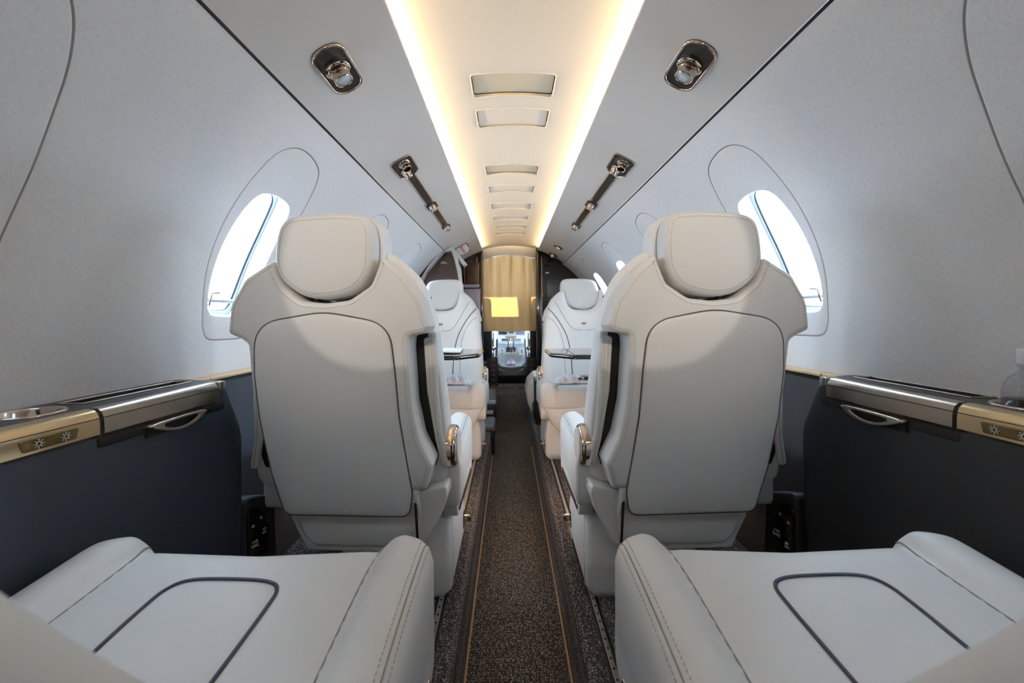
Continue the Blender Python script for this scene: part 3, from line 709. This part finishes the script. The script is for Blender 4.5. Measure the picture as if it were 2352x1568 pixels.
seatL.location = (SX, SY, UF); seatR.location = (.441, SY, UF)
def put_seat(src, loc, rz, label, rec=0, dy=0):
    bpy.context.view_layer.update()
    c = copy_tree(src); c.location = loc; c.rotation_euler = (0, 0, rz); c['label'] = label
    if rec: recline(c, rec, dy=dy)
    return c
put_seat(seatL, (-.412, .205, UF), 0, 'white leather seat nearest the camera, its navy piped cushion in the lower left corner', 22, -.078)
put_seat(seatR, (.42, .205, UF), 0, 'white leather seat nearest the camera, its navy piped cushion in the lower right corner', 22, -.070)
put_seat(seatR, (-.422, 2.45, UF), math.pi, 'white leather seat facing the camera far down the cabin, left of the aisle')
put_seat(seatL, (.424, 2.45, UF), math.pi, 'white leather seat facing the camera far down the cabin, right of the aisle')
for o in list(bpy.data.objects):
    if '_b' in o: del o['_b']
# ================================================================== TABLES
def table(side, x0, label):
    t_ = empty('folding_table', (side*.45, 1.88, .72), label, 'table', 'folding tables'); loc = t_.location.copy(); g = lambda v: Vector((side*v[0], v[1], v[2]))-loc
    o = rpoly([(x0, 1.80, .03), (x0, 2.06, .02), (.70, 2.06, .02), (.70, 1.70, .02), (x0+.085, 1.70, .03)])
    MB(g).pillow(o, lambda u, v, w: (u, v, .737+w), .020, r=.0025, sp=.04).build('tabletop', M['tabletop'], t_, auto=.8)
    e = MB(g).tube([(u, v, .7265) for u, v in resample(o, .02)], .0095, 8, closed=True); e.build('table_edge', M['black'], t_)
    o2 = rpoly([(x0+.09, 1.72), (x0+.09, 2.045), (x0+.093, 2.045), (x0+.093, 1.72)])
    MB(g).pillow(o2, lambda u, v, w: (u, v, .7376+w), .001, r=.0002, sp=.04).build('fold_line', M['gap'], t_)
    MB(g).bevbox(.70, .80, 1.80, 1.98, .70, .718, .004).build('support_arm', M['bronze'], t_)
    return t_
M['tabletop'] = mat('polished_grey_tabletop', srgb(96, 92, 92), .08, coat=.6)
table(-1, .158, 'glossy folding table with papers on it, left of the aisle'); table(1, .172, 'empty glossy folding table, right of the aisle')
mg = MB().pillow(rpoly([(-.42, 1.80), (-.235, 1.78), (-.25, 2.0), (-.42, 2.0)]), lambda u, v, w: (u, v, .744+w+.004*math.sin((u+.42)*14)), .006, r=.001, sp=.02).build('magazine', M['paper'], None)
tag(mg, 'open pale magazine lying on the left folding table', 'magazine')
# belts and napkins on the far seats
for side in (-1, 1):
    X = side*.40
    nb = empty('seat_belt', (X, 2.2, .545), 'grey seat belt with buckle on the far %s seat' % ('left' if side < 0 else 'right'), 'seat belt', 'seat belts'); loc = nb.location.copy(); g = lambda v, loc=loc: v-loc
    MB(g).tube([(X+side*.05, 2.30, .562), (X+side*.03, 2.25, .563), (X-side*.01, 2.18, .566), (X-side*.05, 2.14, .563)], .008, 6).build('webbing', M['seam'], nb)
    MB(g).bevbox(X-.032, X+.022, 2.12, 2.17, .560, .584, .006).build('buckle', M['bronze'], nb)
    MB(g).bevbox(X-.02, X+.005, 2.115, 2.125, .566, .578, .002).build('buckle_button', M['matblack'], nb)
    rnd = random.Random(5+side); mb = MB(); N = 16; vs = []; cx_ = X-side*.11
    for i in range(N+1):
        for j in range(N+1):
            u, v = i/N-.5, j/N-.5; e = max(0, 1-(2*max(abs(u), abs(v)))**4)
            vs.append((cx_+u*.125, 2.12+v*.09, .556+e*(.022+.012*math.sin(u*19+v*7+side)+.008*math.cos(v*27-u*11))+rnd.uniform(0, .003)*e))
    mb.add(vs, [(i*(N+1)+j, (i+1)*(N+1)+j, (i+1)*(N+1)+j+1, i*(N+1)+j+1) for i in range(N) for j in range(N)])
    nk = mb.build('napkin', M['white']); tag(nk, 'crumpled white napkin on the cushion of the far %s seat' % ('left' if side < 0 else 'right'), 'napkin', 'napkins')
    sd = nk.modifiers.new('s', 'SOLIDIFY'); sd.thickness = .003
# ================================================================== CEILING FIXTURES
def frame(side, th, y):
    """matrix of a fixture on the soffit: x runs forward, y runs up the curve, z points into the cabin"""
    a = math.radians(th); nrm = Vector((-side*math.cos(a), 0, -math.sin(a))); ex = Vector((0, 1, 0)); ey = nrm.cross(ex)
    m = Matrix((ex, ey, nrm)).transposed().to_4x4(); m.translation = cyl(th, y, R-.0005, side); return m
def knob(g, c, r=.017, tilt=(0, 0, 1), parent=None, hollow=False, h=.026, name='spotlight'):
    t = Vector(tilt).normalized()
    k = MB(g).lathe([(r*1.35, -.002), (r*1.35, .003), (r*1.22, .0045), (r*1.08, .005), (r*1.05, h*.45), (r*1.0, h*.5), (r*.98, h-.001), (r*.92, h), (r*.86, h-.001), (r*.86, h-.004)], c, t, 40, cap=False).build(name, M['chrome'], parent, auto=.5)
    d = h-.012 if hollow else h-.0025
    MB(g).lathe([(r*.87, d-.001), (r*.87, d), (.0005, d+(.0 if hollow else .0008))], c, t, 32).build('nozzle' if hollow else 'lens', M['matblack' if hollow else 'lens'], k)
def pill(w, h, r): return rpoly([(-w, -h, r), (w, -h, r), (w, h, r), (-w, h, r)], 8)
def fixture(side, th, y, outline, knobs, label, cat='reading light', group='ceiling reading lights'):
    root = empty('reading_light', (0, 0, 0), label, cat, group); root.matrix_world = frame(side, th, y)
    g = lambda v: v
    fo = lambda u, v, w: (u, v, w)
    inn = [(u, v) for u, v in outline]
    ins_ = .0065 if len(knobs) == 1 else .005
    n_ = len(outline); ar = sum(outline[i-1][0]*outline[i][1]-outline[i][0]*outline[i-1][1] for i in range(n_)); sg = 1 if ar > 0 else -1; inn = []
    for i in range(n_):
        a, b = Vector(outline[i-1]), Vector(outline[(i+1) % n_]); nn = Vector((-(b-a).y, (b-a).x)).normalized()*sg; inn.append((outline[i][0]+nn.x*ins_, outline[i][1]+nn.y*ins_))
    MB(g).pillow(outline, lambda u, v, w: (u, v, .005+w), .006, r=.0025, sp=.012, holes=[inn]).build('bezel', M['chrome'], root)
    MB(g).pillow(outline, lambda u, v, w: (u, v, .0012+w), .002, r=.0005, sp=.02).build('plate', M['matblack'], root)
    for (u, v, hol, tl, *rr) in knobs: knob(g, (u, v, .002), rr[0] if rr else .0165, tl, root, hol, rr[1] if rr else .028)
    return root
for side, nm, th, y in ((-1, 'left', 61.7, .905), (1, 'right', 62.0, .905)):
    fixture(side, th, y, pill(.078, .040, .037), [(-.006, 0, False, (.08, -.0, 1), .0215, .030)], 'single swivelling reading light with rounded bezel, in the %s ceiling panel nearest the camera' % nm)
    # three part dumbbell fixture
    W1, W2 = .043, .019
    H_ = [(-.088, W1, .014), (.050, W1, .022), (.078, W2, .010), (.440, W2, .008), (.455, .030, .008), (.545, .030, .010), (.560, W2, .008), (.905, W2, .008), (.920, .029, .008), (1.005, .029, .014)]
    P = [(u, -v, r) for u, v, r in H_]+[(u, v, r) for u, v, r in reversed(H_)]
    fixture(side, 61.6, 1.50, rpoly(P, 5), [(-.045, .004, True, (-.15, .1, 1)), (.012, -.006, False, (.3, 0, 1)), (.50, 0, False, (.2, 0, 1)), (.962, 0, True, (.1, 0, 1))],
            'long black dumbbell shaped reading light and air vent strip in the %s ceiling panel' % nm, group='reading light strips')
for y, w_ in ((3.25, 'farther from the curtain'), (3.64, 'nearest the curtain')):
    fixture(1, 62.5, y, pill(.045, .042, .03), [(0, 0, False, (.1, 0, 1))], 'small reading light in the right ceiling panel, %s' % w_)
# exit sign on the left soffit
root = empty('exit_sign', (0, 0, 0), 'white EXIT sign with red letters on the left ceiling panel', 'exit sign'); root.matrix_world = frame(-1, 62.0, 3.17)
body = Matrix.Rotation(0, 4, 'Z')
es = rpoly([(-.048, .004, .003), (.048, .004, .003), (.050, .040, .004), (.030, .068, .004), (-.034, .066, .004), (-.050, .036, .004)])
MB().pillow(es, lambda u, v, w: (-.022-w, u, v), .014, r=.002, sp=.02).build('sign_plate', M['white'], root)
MB().pillow(rpoly([(-.054, .0), (.054, .0), (.054, .038, .002), (-.054, .034, .002)]), lambda u, v, w: (-.0215-w, u, v), .02, r=.001, sp=.02).build('sign_backing', M['black'], root)
Mx = Matrix(((0, 0, -1, -.0228), (0, 1, 0, -.002), (1, 0, 0, .037), (0, 0, 0, 1)))
text('lettering', 'EXIT', .027, Mx, M['red'], root, .0006)
# ================================================================== FORWARD END OF THE CABIN
def X3(D): return lambda u, v, w: (u, D-w, v)
def tr(P, D):
    out = []
    for p in P: out.append(at(p[0], p[1], D)+((p[2]*D/F,) if len(p) > 2 else ()))
    return out
# door recess on the left, forward bulkheads either side of the cockpit doorway
struct(MB().pillow([(2.99, math.radians(-3)*R), (3.9, math.radians(-3)*R), (3.9, math.radians(53.4)*R), (2.99, math.radians(53.4)*R)], cylM(-1, R), .02, r=.001, sp=.08).build('door_1', M['matblack']))
struct(MB().box(-.86, -.13, 2.56, 3.9, -.02, -.001).build('floor_entry', M['aisle'], smooth=False))
struct(MB().box(-.80, .30, 3.64, 3.90, -.02, .20).build('step_forward', M['aisle'], smooth=False)).__setitem__('kind', 'structure')
for side, nm, xi in ((-1, 'left', .268), (1, 'right', .245)):
    P = [(side*xi, .0)]+[(side*(R+.05)*math.cos(math.radians(a)), ZC+(R+.05)*math.sin(math.radians(a))) for a in range(-52, 73, 4) if (R+.05)*math.cos(math.radians(a)) > xi]+[(side*xi, 1.56)]
    struct(MB().pillow(P, X3(3.80), .05, r=.002, sp=.08).build('wall_forward_'+nm, M['wood'] if side < 0 else M['black']))
    struct(MB().bevbox(*sorted((side*(xi-.004), side*(xi+.045))), 3.77, 3.97, .0, 1.505, .006).build('trim_%d' % (9 if side < 0 else 10), M['black']))
    struct(MB().bevbox(*sorted((side*(xi+.046), side*(xi+.053))), 3.775, 3.80, .2, 1.47, .002).build('trim_%d' % (11 if side < 0 else 12), M['lwood']))
hp = tr([(1104, 562), (1238, 560), (1236, 600), (1228, 592), (1200, 586), (1170, 584), (1140, 586), (1114, 594), (1108, 606)], 3.86)
struct(MB().pillow(hp, X3(3.86), .03, r=.002, sp=.04).build('wall_header', M['ceiling']))
# right bulkhead screen and small sign
o = MB().pillow(rpoly(tr([(1257, 643, 3), (1300, 643, 3), (1300, 685, 3), (1257, 685, 3)], 3.78)), X3(3.785), .02, r=.001, sp=.05).build('wall_screen', mat('screen_off', srgb(44, 50, 58), .25)); tag(o, 'dark switched off screen on the glossy bulkhead beside the far right seat', 'screen')
o = MB().pillow(rpoly(tr([(1253, 625), (1261, 625), (1261, 627.5), (1253, 627.5)], 3.79)), X3(3.792), .004, r=.0005, sp=.02).build('small_plaque', M['white']); tag(o, 'tiny pale plaque on the glossy dark bulkhead right of the curtain', 'plaque')
# left: pale frame, wood panel, woven strip, upper cabinet and silver galley drawer
band = tr([(925, 712), (945, 674), (965, 640), (985, 607), (1010, 580), (1038, 564), (1070, 603), (1063, 610), (1052, 594), (1056, 620), (1059, 660), (1056, 660), (1050, 622), (1042, 592), (1036, 576), (1018, 578), (999, 600), (978, 625), (957, 668), (935, 716)], 2.97)
o = MB().pillow(band, X3(2.97), .12, r=.006, sp=.03).build('trim_13', M['soffit'], auto=.8); struct(o)
wp = empty('wardrobe_panel', (at(1015, 640, 3.0)[0], 3.06, 1.2), 'dark wood panel with tiny pale notice, behind the far left seat', 'wood panel'); loc = wp.location.copy(); g = lambda v, loc=loc: v-loc
MB(g).pillow(rpoly(tr([(940, 716), (978, 621), (1018, 573), (1038, 572), (1045, 594), (1057, 665), (1060, 716)], 3.04)), X3(3.04), .03, r=.002, sp=.05).build('wood_board', M['wood'], wp)
mb = MB(g)
for (y_, x0_, x1_) in ((601.0, 1015, 1024.5), (603.6, 1012.3, 1027)):
    x_ = x0_
    while x_ < x1_: a = at(x_, y_, 3.038); b = at(min(x_+1.2, x1_), y_+1.5, 3.038); mb.box(a[0], b[0], 3.036, 3.040, b[1], a[1]); x_ += 1.75
mb.build('notice', M['white'], wp, smooth=False)
wv = mat('woven_fabric', srgb(176, 158, 142), .9, var=.35, bscale=160, bump=.4)
o = MB().pillow(tr([(1041, 583), (1051, 583), (1053, 665), (1058, 716), (1064, 716), (1052, 640)], 3.03)[:], X3(3.024), .012, r=.001, sp=.03).build('woven_strip', wv); tag(o, 'narrow strip of beige woven fabric beside the dark wood panel', 'fabric panel')
gc = empty('galley_cabinet', (-.39, 3.72, .2), 'tall dark wood galley cabinet with silver drawer, left of the curtain', 'cabinet'); loc = gc.location.copy(); g = lambda v, loc=loc: v-loc
MB(g).bevbox(-.485, -.325, 3.62, 3.80, .2, 1.39, .006).build('cabinet_body', M['black'], gc)
d_ = MB(g).pillow(rpoly(tr([(1068, 602, 5), (1084, 601, 5), (1099, 603, 5), (1099, 650, 1), (1068, 650, 1)], 3.61)), X3(3.612), .015, r=.004, sp=.04).build('cabinet_door', M['wood'], gc)
MB(g).tube([X3(3.609)(u, v, 0) for u, v in resample(rpoly(tr([(1067, 601, 5), (1084, 600, 5), (1100, 602, 5), (1100, 651, 1), (1067, 651, 1)], 3.61)), .02)], .002, 6, closed=True).build('brass_edge', M['gold'], d_)
dr = MB(g).pillow(rpoly(tr([(1063, 663, 1), (1103, 663, 1), (1103, 720, 1), (1063, 720, 1)], 3.61)), X3(3.612), .015, r=.003, sp=.04).build('drawer', M['silver'], gc)
MB(g).pillow(rpoly(tr([(1064, 653, 2), (1103, 653, 2), (1100, 661, 3), (1066, 661, 3)], 3.61)), X3(3.595), .02, r=.006, sp=.02).build('drawer_handle', M['silver'], dr)
# folded step beside the entry and black equipment box
st_ = empty('folding_step', (-.24, 2.8, 0), 'grey ribbed folding step with black box on top, left of the aisle end', 'step'); loc = st_.location.copy(); g = lambda v, loc=loc: v-loc
rg = mat('ribbed_grey', srgb(92, 98, 104), .4)
mb = MB(g).bevbox(-.27, -.118, 2.62, 2.88, .0, .185, .02, 4)
mb.build('tread', rg, st_)
mb = MB(g)
for k in range(9): mb.bevbox(-.258+k*.0155, -.250+k*.0155, 2.66, 2.86, .183, .188, .0015, 1)
q_ = mb.build('ribs', rg, st_); q_['kind'] = 'stuff'
MB(g).bevbox(-.30, -.118, 2.90, 3.05, .02, .27, .012).build('black_box', M['matblack'], st_)
MB(g).bevbox(-.22, -.138, 2.893, 2.90, .195, .222, .002).build('latch_plate', M['silver'], st_)
MB(g).bevbox(-.28, -.116, 2.595, 2.63, .0, .165, .01).build('front_bracket', M['matblack'], st_)
o = MB().bevbox(-.36, -.130, 3.08, 3.60, 0, .262, .03, 4).build('carpeted_box', M['carpet']); tag(o, 'carpet covered box behind the black box at the left of the aisle end', 'carpeted box')
o = MB().bevbox(.155, .30, 2.985, 3.085, 0, .262, .03, 4).build('carpeted_ledge', M['carpet']); tag(o, 'carpet covered ledge under the curved cream cushion, right of the aisle end', 'carpeted ledge')
eb = empty('equipment_case', (.22, 2.8, UF), 'tall black case standing right of the aisle under a black cup, beside far right seat', 'case'); loc = eb.location.copy(); g = lambda v, loc=loc: v-loc
MB(g).bevbox(.163, .27, 2.74, 2.98, .10, .455, .004).build('case_body', M['matblack'], eb)
MB(g).bevbox(.170, .263, 2.738, 2.742, .44, .448, .001).build('case_rim', M['black'], eb)
mb = MB().lathe([(.02, 0), (.022, .05), (.024, .052), (.022, .054), (.019, .05), (.018, .006), (.001, .004)], (.205, 2.86, .455), n=28, cap=False); o = mb.build('black_cup', M['black']); tag(o, 'black cup with a bronze rim standing on the tall black case', 'cup')
# curved cream cushion by the entry
cc = rpoly(tr([(1243, 861, 3), (1228, 864, 8), (1213, 880, 14), (1208, 903, 20), (1213, 930, 20), (1226, 960, 10), (1233, 962), (1245, 900)], 3.12))
o = MB().pillow(cc, X3(3.12), .34, r=.028, sp=.02, bulge=.01).build('entry_cushion', M['cream']); tag(o, 'curved cream leather cushion beside the cockpit doorway, right of the aisle', 'cushion')
# ---------------- curtain
mb = MB(); NX, NZ = 90, 60; vs = []
for j in range(NZ+1):
    for i in range(NX+1):
        s_ = i/NX; t = j/NZ
        ztop = at(1113+117*s_, 596-9.5*math.sin(math.pi*s_)-1.5*s_, 3.93)[1]; zb = .758+.004*math.sin(s_*9)
        z = zb+(ztop-zb)*t; x = -.268+.516*s_
        dep = .020*(.35+.65*t)
        y = 3.935+dep*(.6*math.sin(s_*31+1.1*math.sin(t*3))+.45*math.sin(s_*53+2*t)*t+.3*math.sin(s_*17-4*t))+.008*math.sin(s_*9+6*t)*(1-t)
        vs.append((x, y, z))
mb.add(vs, [(j*(NX+1)+i, j*(NX+1)+i+1, (j+1)*(NX+1)+i+1, (j+1)*(NX+1)+i) for j in range(NZ) for i in range(NX)])
cu_ = empty('cockpit_curtain', (0, 3.93, 1.5), 'beige pleated curtain hanging in the cockpit doorway, lit by sunlight from behind', 'curtain'); loc = cu_.location.copy(); g = lambda v, loc=loc: v-loc
mb.v = [tuple(Vector(v)-loc) for v in mb.v]; c_ = mb.build('cloth', M['curtain'], cu_)
rod = [(at(1112+120*k/12, 592-9.5*math.sin(math.pi*k/12)-1.5*k/12, 3.93)[0], 3.93, at(1112+120*k/12, 592-9.5*math.sin(math.pi*k/12)-1.5*k/12, 3.93)[1]) for k in range(13)]
MB(g).tube(rod, .0015, 6).build('curtain_rod', M['steel'], cu_)
for k in (1, 3, 5, 7, 9, 11):
    p = Vector(rod[k]); MB(g).bevbox(p.x-.003, p.x+.003, 3.927, 3.935, p.z-.018, p.z+.004, .001, 1).build('curtain_hook', M['matblack'], cu_)
# ---------------- cockpit
CF = .215
struct(MB().box(-.85, .85, 3.90, 5.9, -.02, CF).build('floor_cockpit', M['carpet'], smooth=False))
wsx = [(-.83, .2), (.83, .2), (.83, 1.58), (-.83, 1.58)]
struct(MB().pillow(wsx, X3(5.65), .04, r=.002, sp=.1, holes=[[(-.315, 1.105), (.02, 1.105), (.005, 1.30), (-.315, 1.30)], [(.155, 1.105), (.60, 1.105), (.60, 1.30), (.145, 1.30)]]).build('wall_sun_mask', M['charcoal'], smooth=False))  # unseen panel, its openings shaped to throw the sun patch on the curtain
for side in (-1, 1): struct(MB().box(*sorted((side*.83, side*.85)), 3.9, 5.65, .1, 1.0).build('wall_cockpit_%s' % ('left' if side < 0 else 'right'), M['charcoal'], smooth=False))
struct(MB().box(-.85, .85, 3.9, 5.66, 1.56, 1.58).build('ceiling_cockpit', M['charcoal'], smooth=False))
pe = empty('control_pedestal', (0, 4.15, CF), 'grey cockpit pedestal with throttle levers and rows of knobs, seen under the curtain', 'control pedestal'); loc = pe.location.copy(); g = lambda v, loc=loc: v-loc
zs = lambda y: .412+(y-4.15)*(.255/.65)
mb = MB(g); P = [(4.10, CF), (4.06, .40), (4.13, .412), (4.80, .667), (4.80, CF)]; xw = (-.150, .155)
mb.pillow(rpoly([(4.12, CF), (4.08, .30, .03), (4.10, .392, .02), (4.80, .65), (4.80, CF)]), lambda u, v, w: (.158+w, u, v), .312, r=.01, sp=.1).build('pedestal_body', M['matblack'], pe)
top = rpoly([(-.150, 4.80), (-.150, 4.20), (-.10, 4.10, .02), (0, 4.075, .03), (.105, 4.10, .02), (.158, 4.20), (.158, 4.80)])
sl = lambda u, v, w: (u, v-w*.36, zs(v)+w*.93)
tp_ = MB(g).pillow(top, lambda u, v, w: sl(u, v, w+.004), .02, r=.004, sp=.06).build('top_panel', M['panelgrey'], pe)
def slab_on(name, x0, x1, y0, y1, m, parent, h=.004, z0=.004, r=.004):
    return MB(g).pillow(rpoly([(x0, y0, r), (x1, y0, r), (x1, y1, r), (x0, y1, r)]), lambda u, v, w: sl(u, v, w+z0+h), h+.004, r=.0012, sp=.05).build(name, m, parent)
for x0, m_ in ((-.108, 'screen'), (.038, 'screenlit')):
    slab_on('display_frame', x0-.006, x0+.086, 4.655, 4.735, M['panelgrey'], tp_); slab_on('display', x0, x0+.08, 4.665, 4.725, M[m_], tp_, .006)
lp = mat('light_panel', srgb(196, 200, 200), .5, var=.25, bscale=30)
slab_on('switch_panel', -.14, .0, 4.33, 4.50, lp, tp_, .003); slab_on('switch_panel', .006, .148, 4.33, 4.50, lp, tp_, .003)
slab_on('keypad', -.14, .0, 4.58, 4.645, M['panelgrey'], tp_, .004); slab_on('keypad', .006, .148, 4.58, 4.645, M['panelgrey'], tp_, .004)
rn = random.Random(3)
kk = 0
for row, yy in enumerate((4.35, 4.385, 4.425, 4.465, 4.60, 4.63)):
    for xx in [-.125+.0245*i for i in range(11)]:
        if rn.random() < .22 or (row == 3 and abs(xx) < .06): continue
        m_ = rn.choice([M['matblack'], M['white'], M['panelgrey'], M['white']]); rr = rn.uniform(.0045, .0085) if row < 4 else .003
        MB(g).lathe([(rr, 0), (rr*.8, .012 if row < 4 else .004), (.0005, .0125 if row < 4 else .0045)], sl(xx, yy, .008), (0, -.36, .93), 10, cap=False).build('knob', m_, tp_)
MB(g).bevbox(-.068, .068, 4.52, 4.545, .665, .695, .008).build('throttle_grip', M['lwood'], pe)
for xx in (-.03, -.012, .012, .03): MB(g).tube([sl(xx, 4.46, .0), (xx, 4.53, .672)], .006, 8).build('throttle_lever', M['matblack'] if abs(xx) > .02 else M['chrome'], pe)
slab_on('throttle_quadrant', -.055, .055, 4.40, 4.50, M['matblack'], tp_, .006)
MB(g).lathe([(.055, 0), (.055, .008), (.048, .014), (.040, .016), (.036, .03), (.030, .034), (.001, .035)], sl(.0, 4.16, .002), (0, -.2, .97), 28, cap=False).build('trim_wheel', M['silver'], pe)
MB(g).lathe([(.004, 0), (.003, .01)], sl(.10, 4.27, .006), (0, 0, 1), 8).build('red_button', M['red'], pe)
for s_ in (-1, 1): MB(g).tube([(s_*.06, 4.083, .335), (s_*.125, 4.09, .37)], .003, 6).build('metal_strip', M['steel'], pe)
ip = empty('instrument_panel', (0, 4.86, .66), 'pale instrument panel with dark screens at the front of the cockpit', 'instrument panel'); loc = ip.location.copy(); g = lambda v, loc=loc: v-loc
MB(g).bevbox(-.62, .62, 4.84, 4.92, .655, .90, .006).build('panel', lp, ip)
MB(g).bevbox(-.62, .62, 4.80, 4.86, .63, .660, .004).build('panel_shelf', M['cream'], ip)
for x0, x1 in ((-.145, -.045), (-.02, .035), (.065, .165)):
    f_ = MB(g).bevbox(x0-.008, x1+.008, 4.832, 4.842, .682, .78, .003).build('screen_bezel', M['panelgrey'], ip); MB(g).bevbox(x0, x1, 4.829, 4.835, .692 if x1-x0 > .06 else .705, .77, .001).build('screen', M['screenlit' if x0 > .0 else 'screen'], f_)
for s_, nm in ((-1, 'left'), (1, 'right')):
    ps = empty('pilot_seat', (s_*.38, 4.35, CF), 'black %s pilot seat with cream armrest, seen under the curtain' % nm, 'pilot seat', 'pilot seats'); loc = ps.location.copy(); g = lambda v, loc=loc: Vector((s_*v[0], v[1], v[2]))-loc
    MB(g).bevbox(.20, .56, 4.15, 4.27, .45, 1.12, .04, 4).build('seat_back', M['matblack'], ps)
    MB(g).bevbox(.175, .56, 4.22, 4.62, .40, .52, .03, 4).build('seat_cushion', M['cream'], ps)
    MB(g).bevbox(.195, .23, 4.10, 4.145, .60, .98, .016, 4).build('armrest', M['cream'], ps)
    MB(g).bevbox(.172, .190, 4.20, 4.62, .37, .74, .010, 3).build('side_bolster', M['white'], ps)
    MB(g).lathe([(.026, 0), (.026, .012), (.018, .016), (.001, .016)], (.185, 4.16, .58), (-.3, -1, .2), 20).build('adjuster_knob', M['chrome'], ps)
    MB(g).bevbox(.20, .52, 4.15, 4.6, CF, .41, .01).build('seat_base', M['matblack'], ps)
    cb = empty('equipment_rack', (s_*.20, 4.0, .2), 'black slotted rack low in the cockpit doorway, on the %s' % nm, 'equipment rack', 'equipment racks'); loc = cb.location.copy(); g = lambda v, loc=loc: Vector((s_*v[0], v[1], v[2]))-loc
    xo = .245; xi_ = .150 if s_ < 0 else .172
    MB(g).bevbox(xi_-.016, xo, 3.96, 4.06, .19, .50, .004).build('rack_body', M['matblack'], cb)
    MB(g).bevbox(.19, xo, 3.965, 4.05, .50, .78, .01).build('rack_post', M['matblack'], cb)
    for k in range(6): MB(g).bevbox(xi_+.010, xi_+.045, 3.957, 3.962, .225+k*.05, .2275+k*.05, .0005, 1).build('slot_line', M['lwood'], cb)
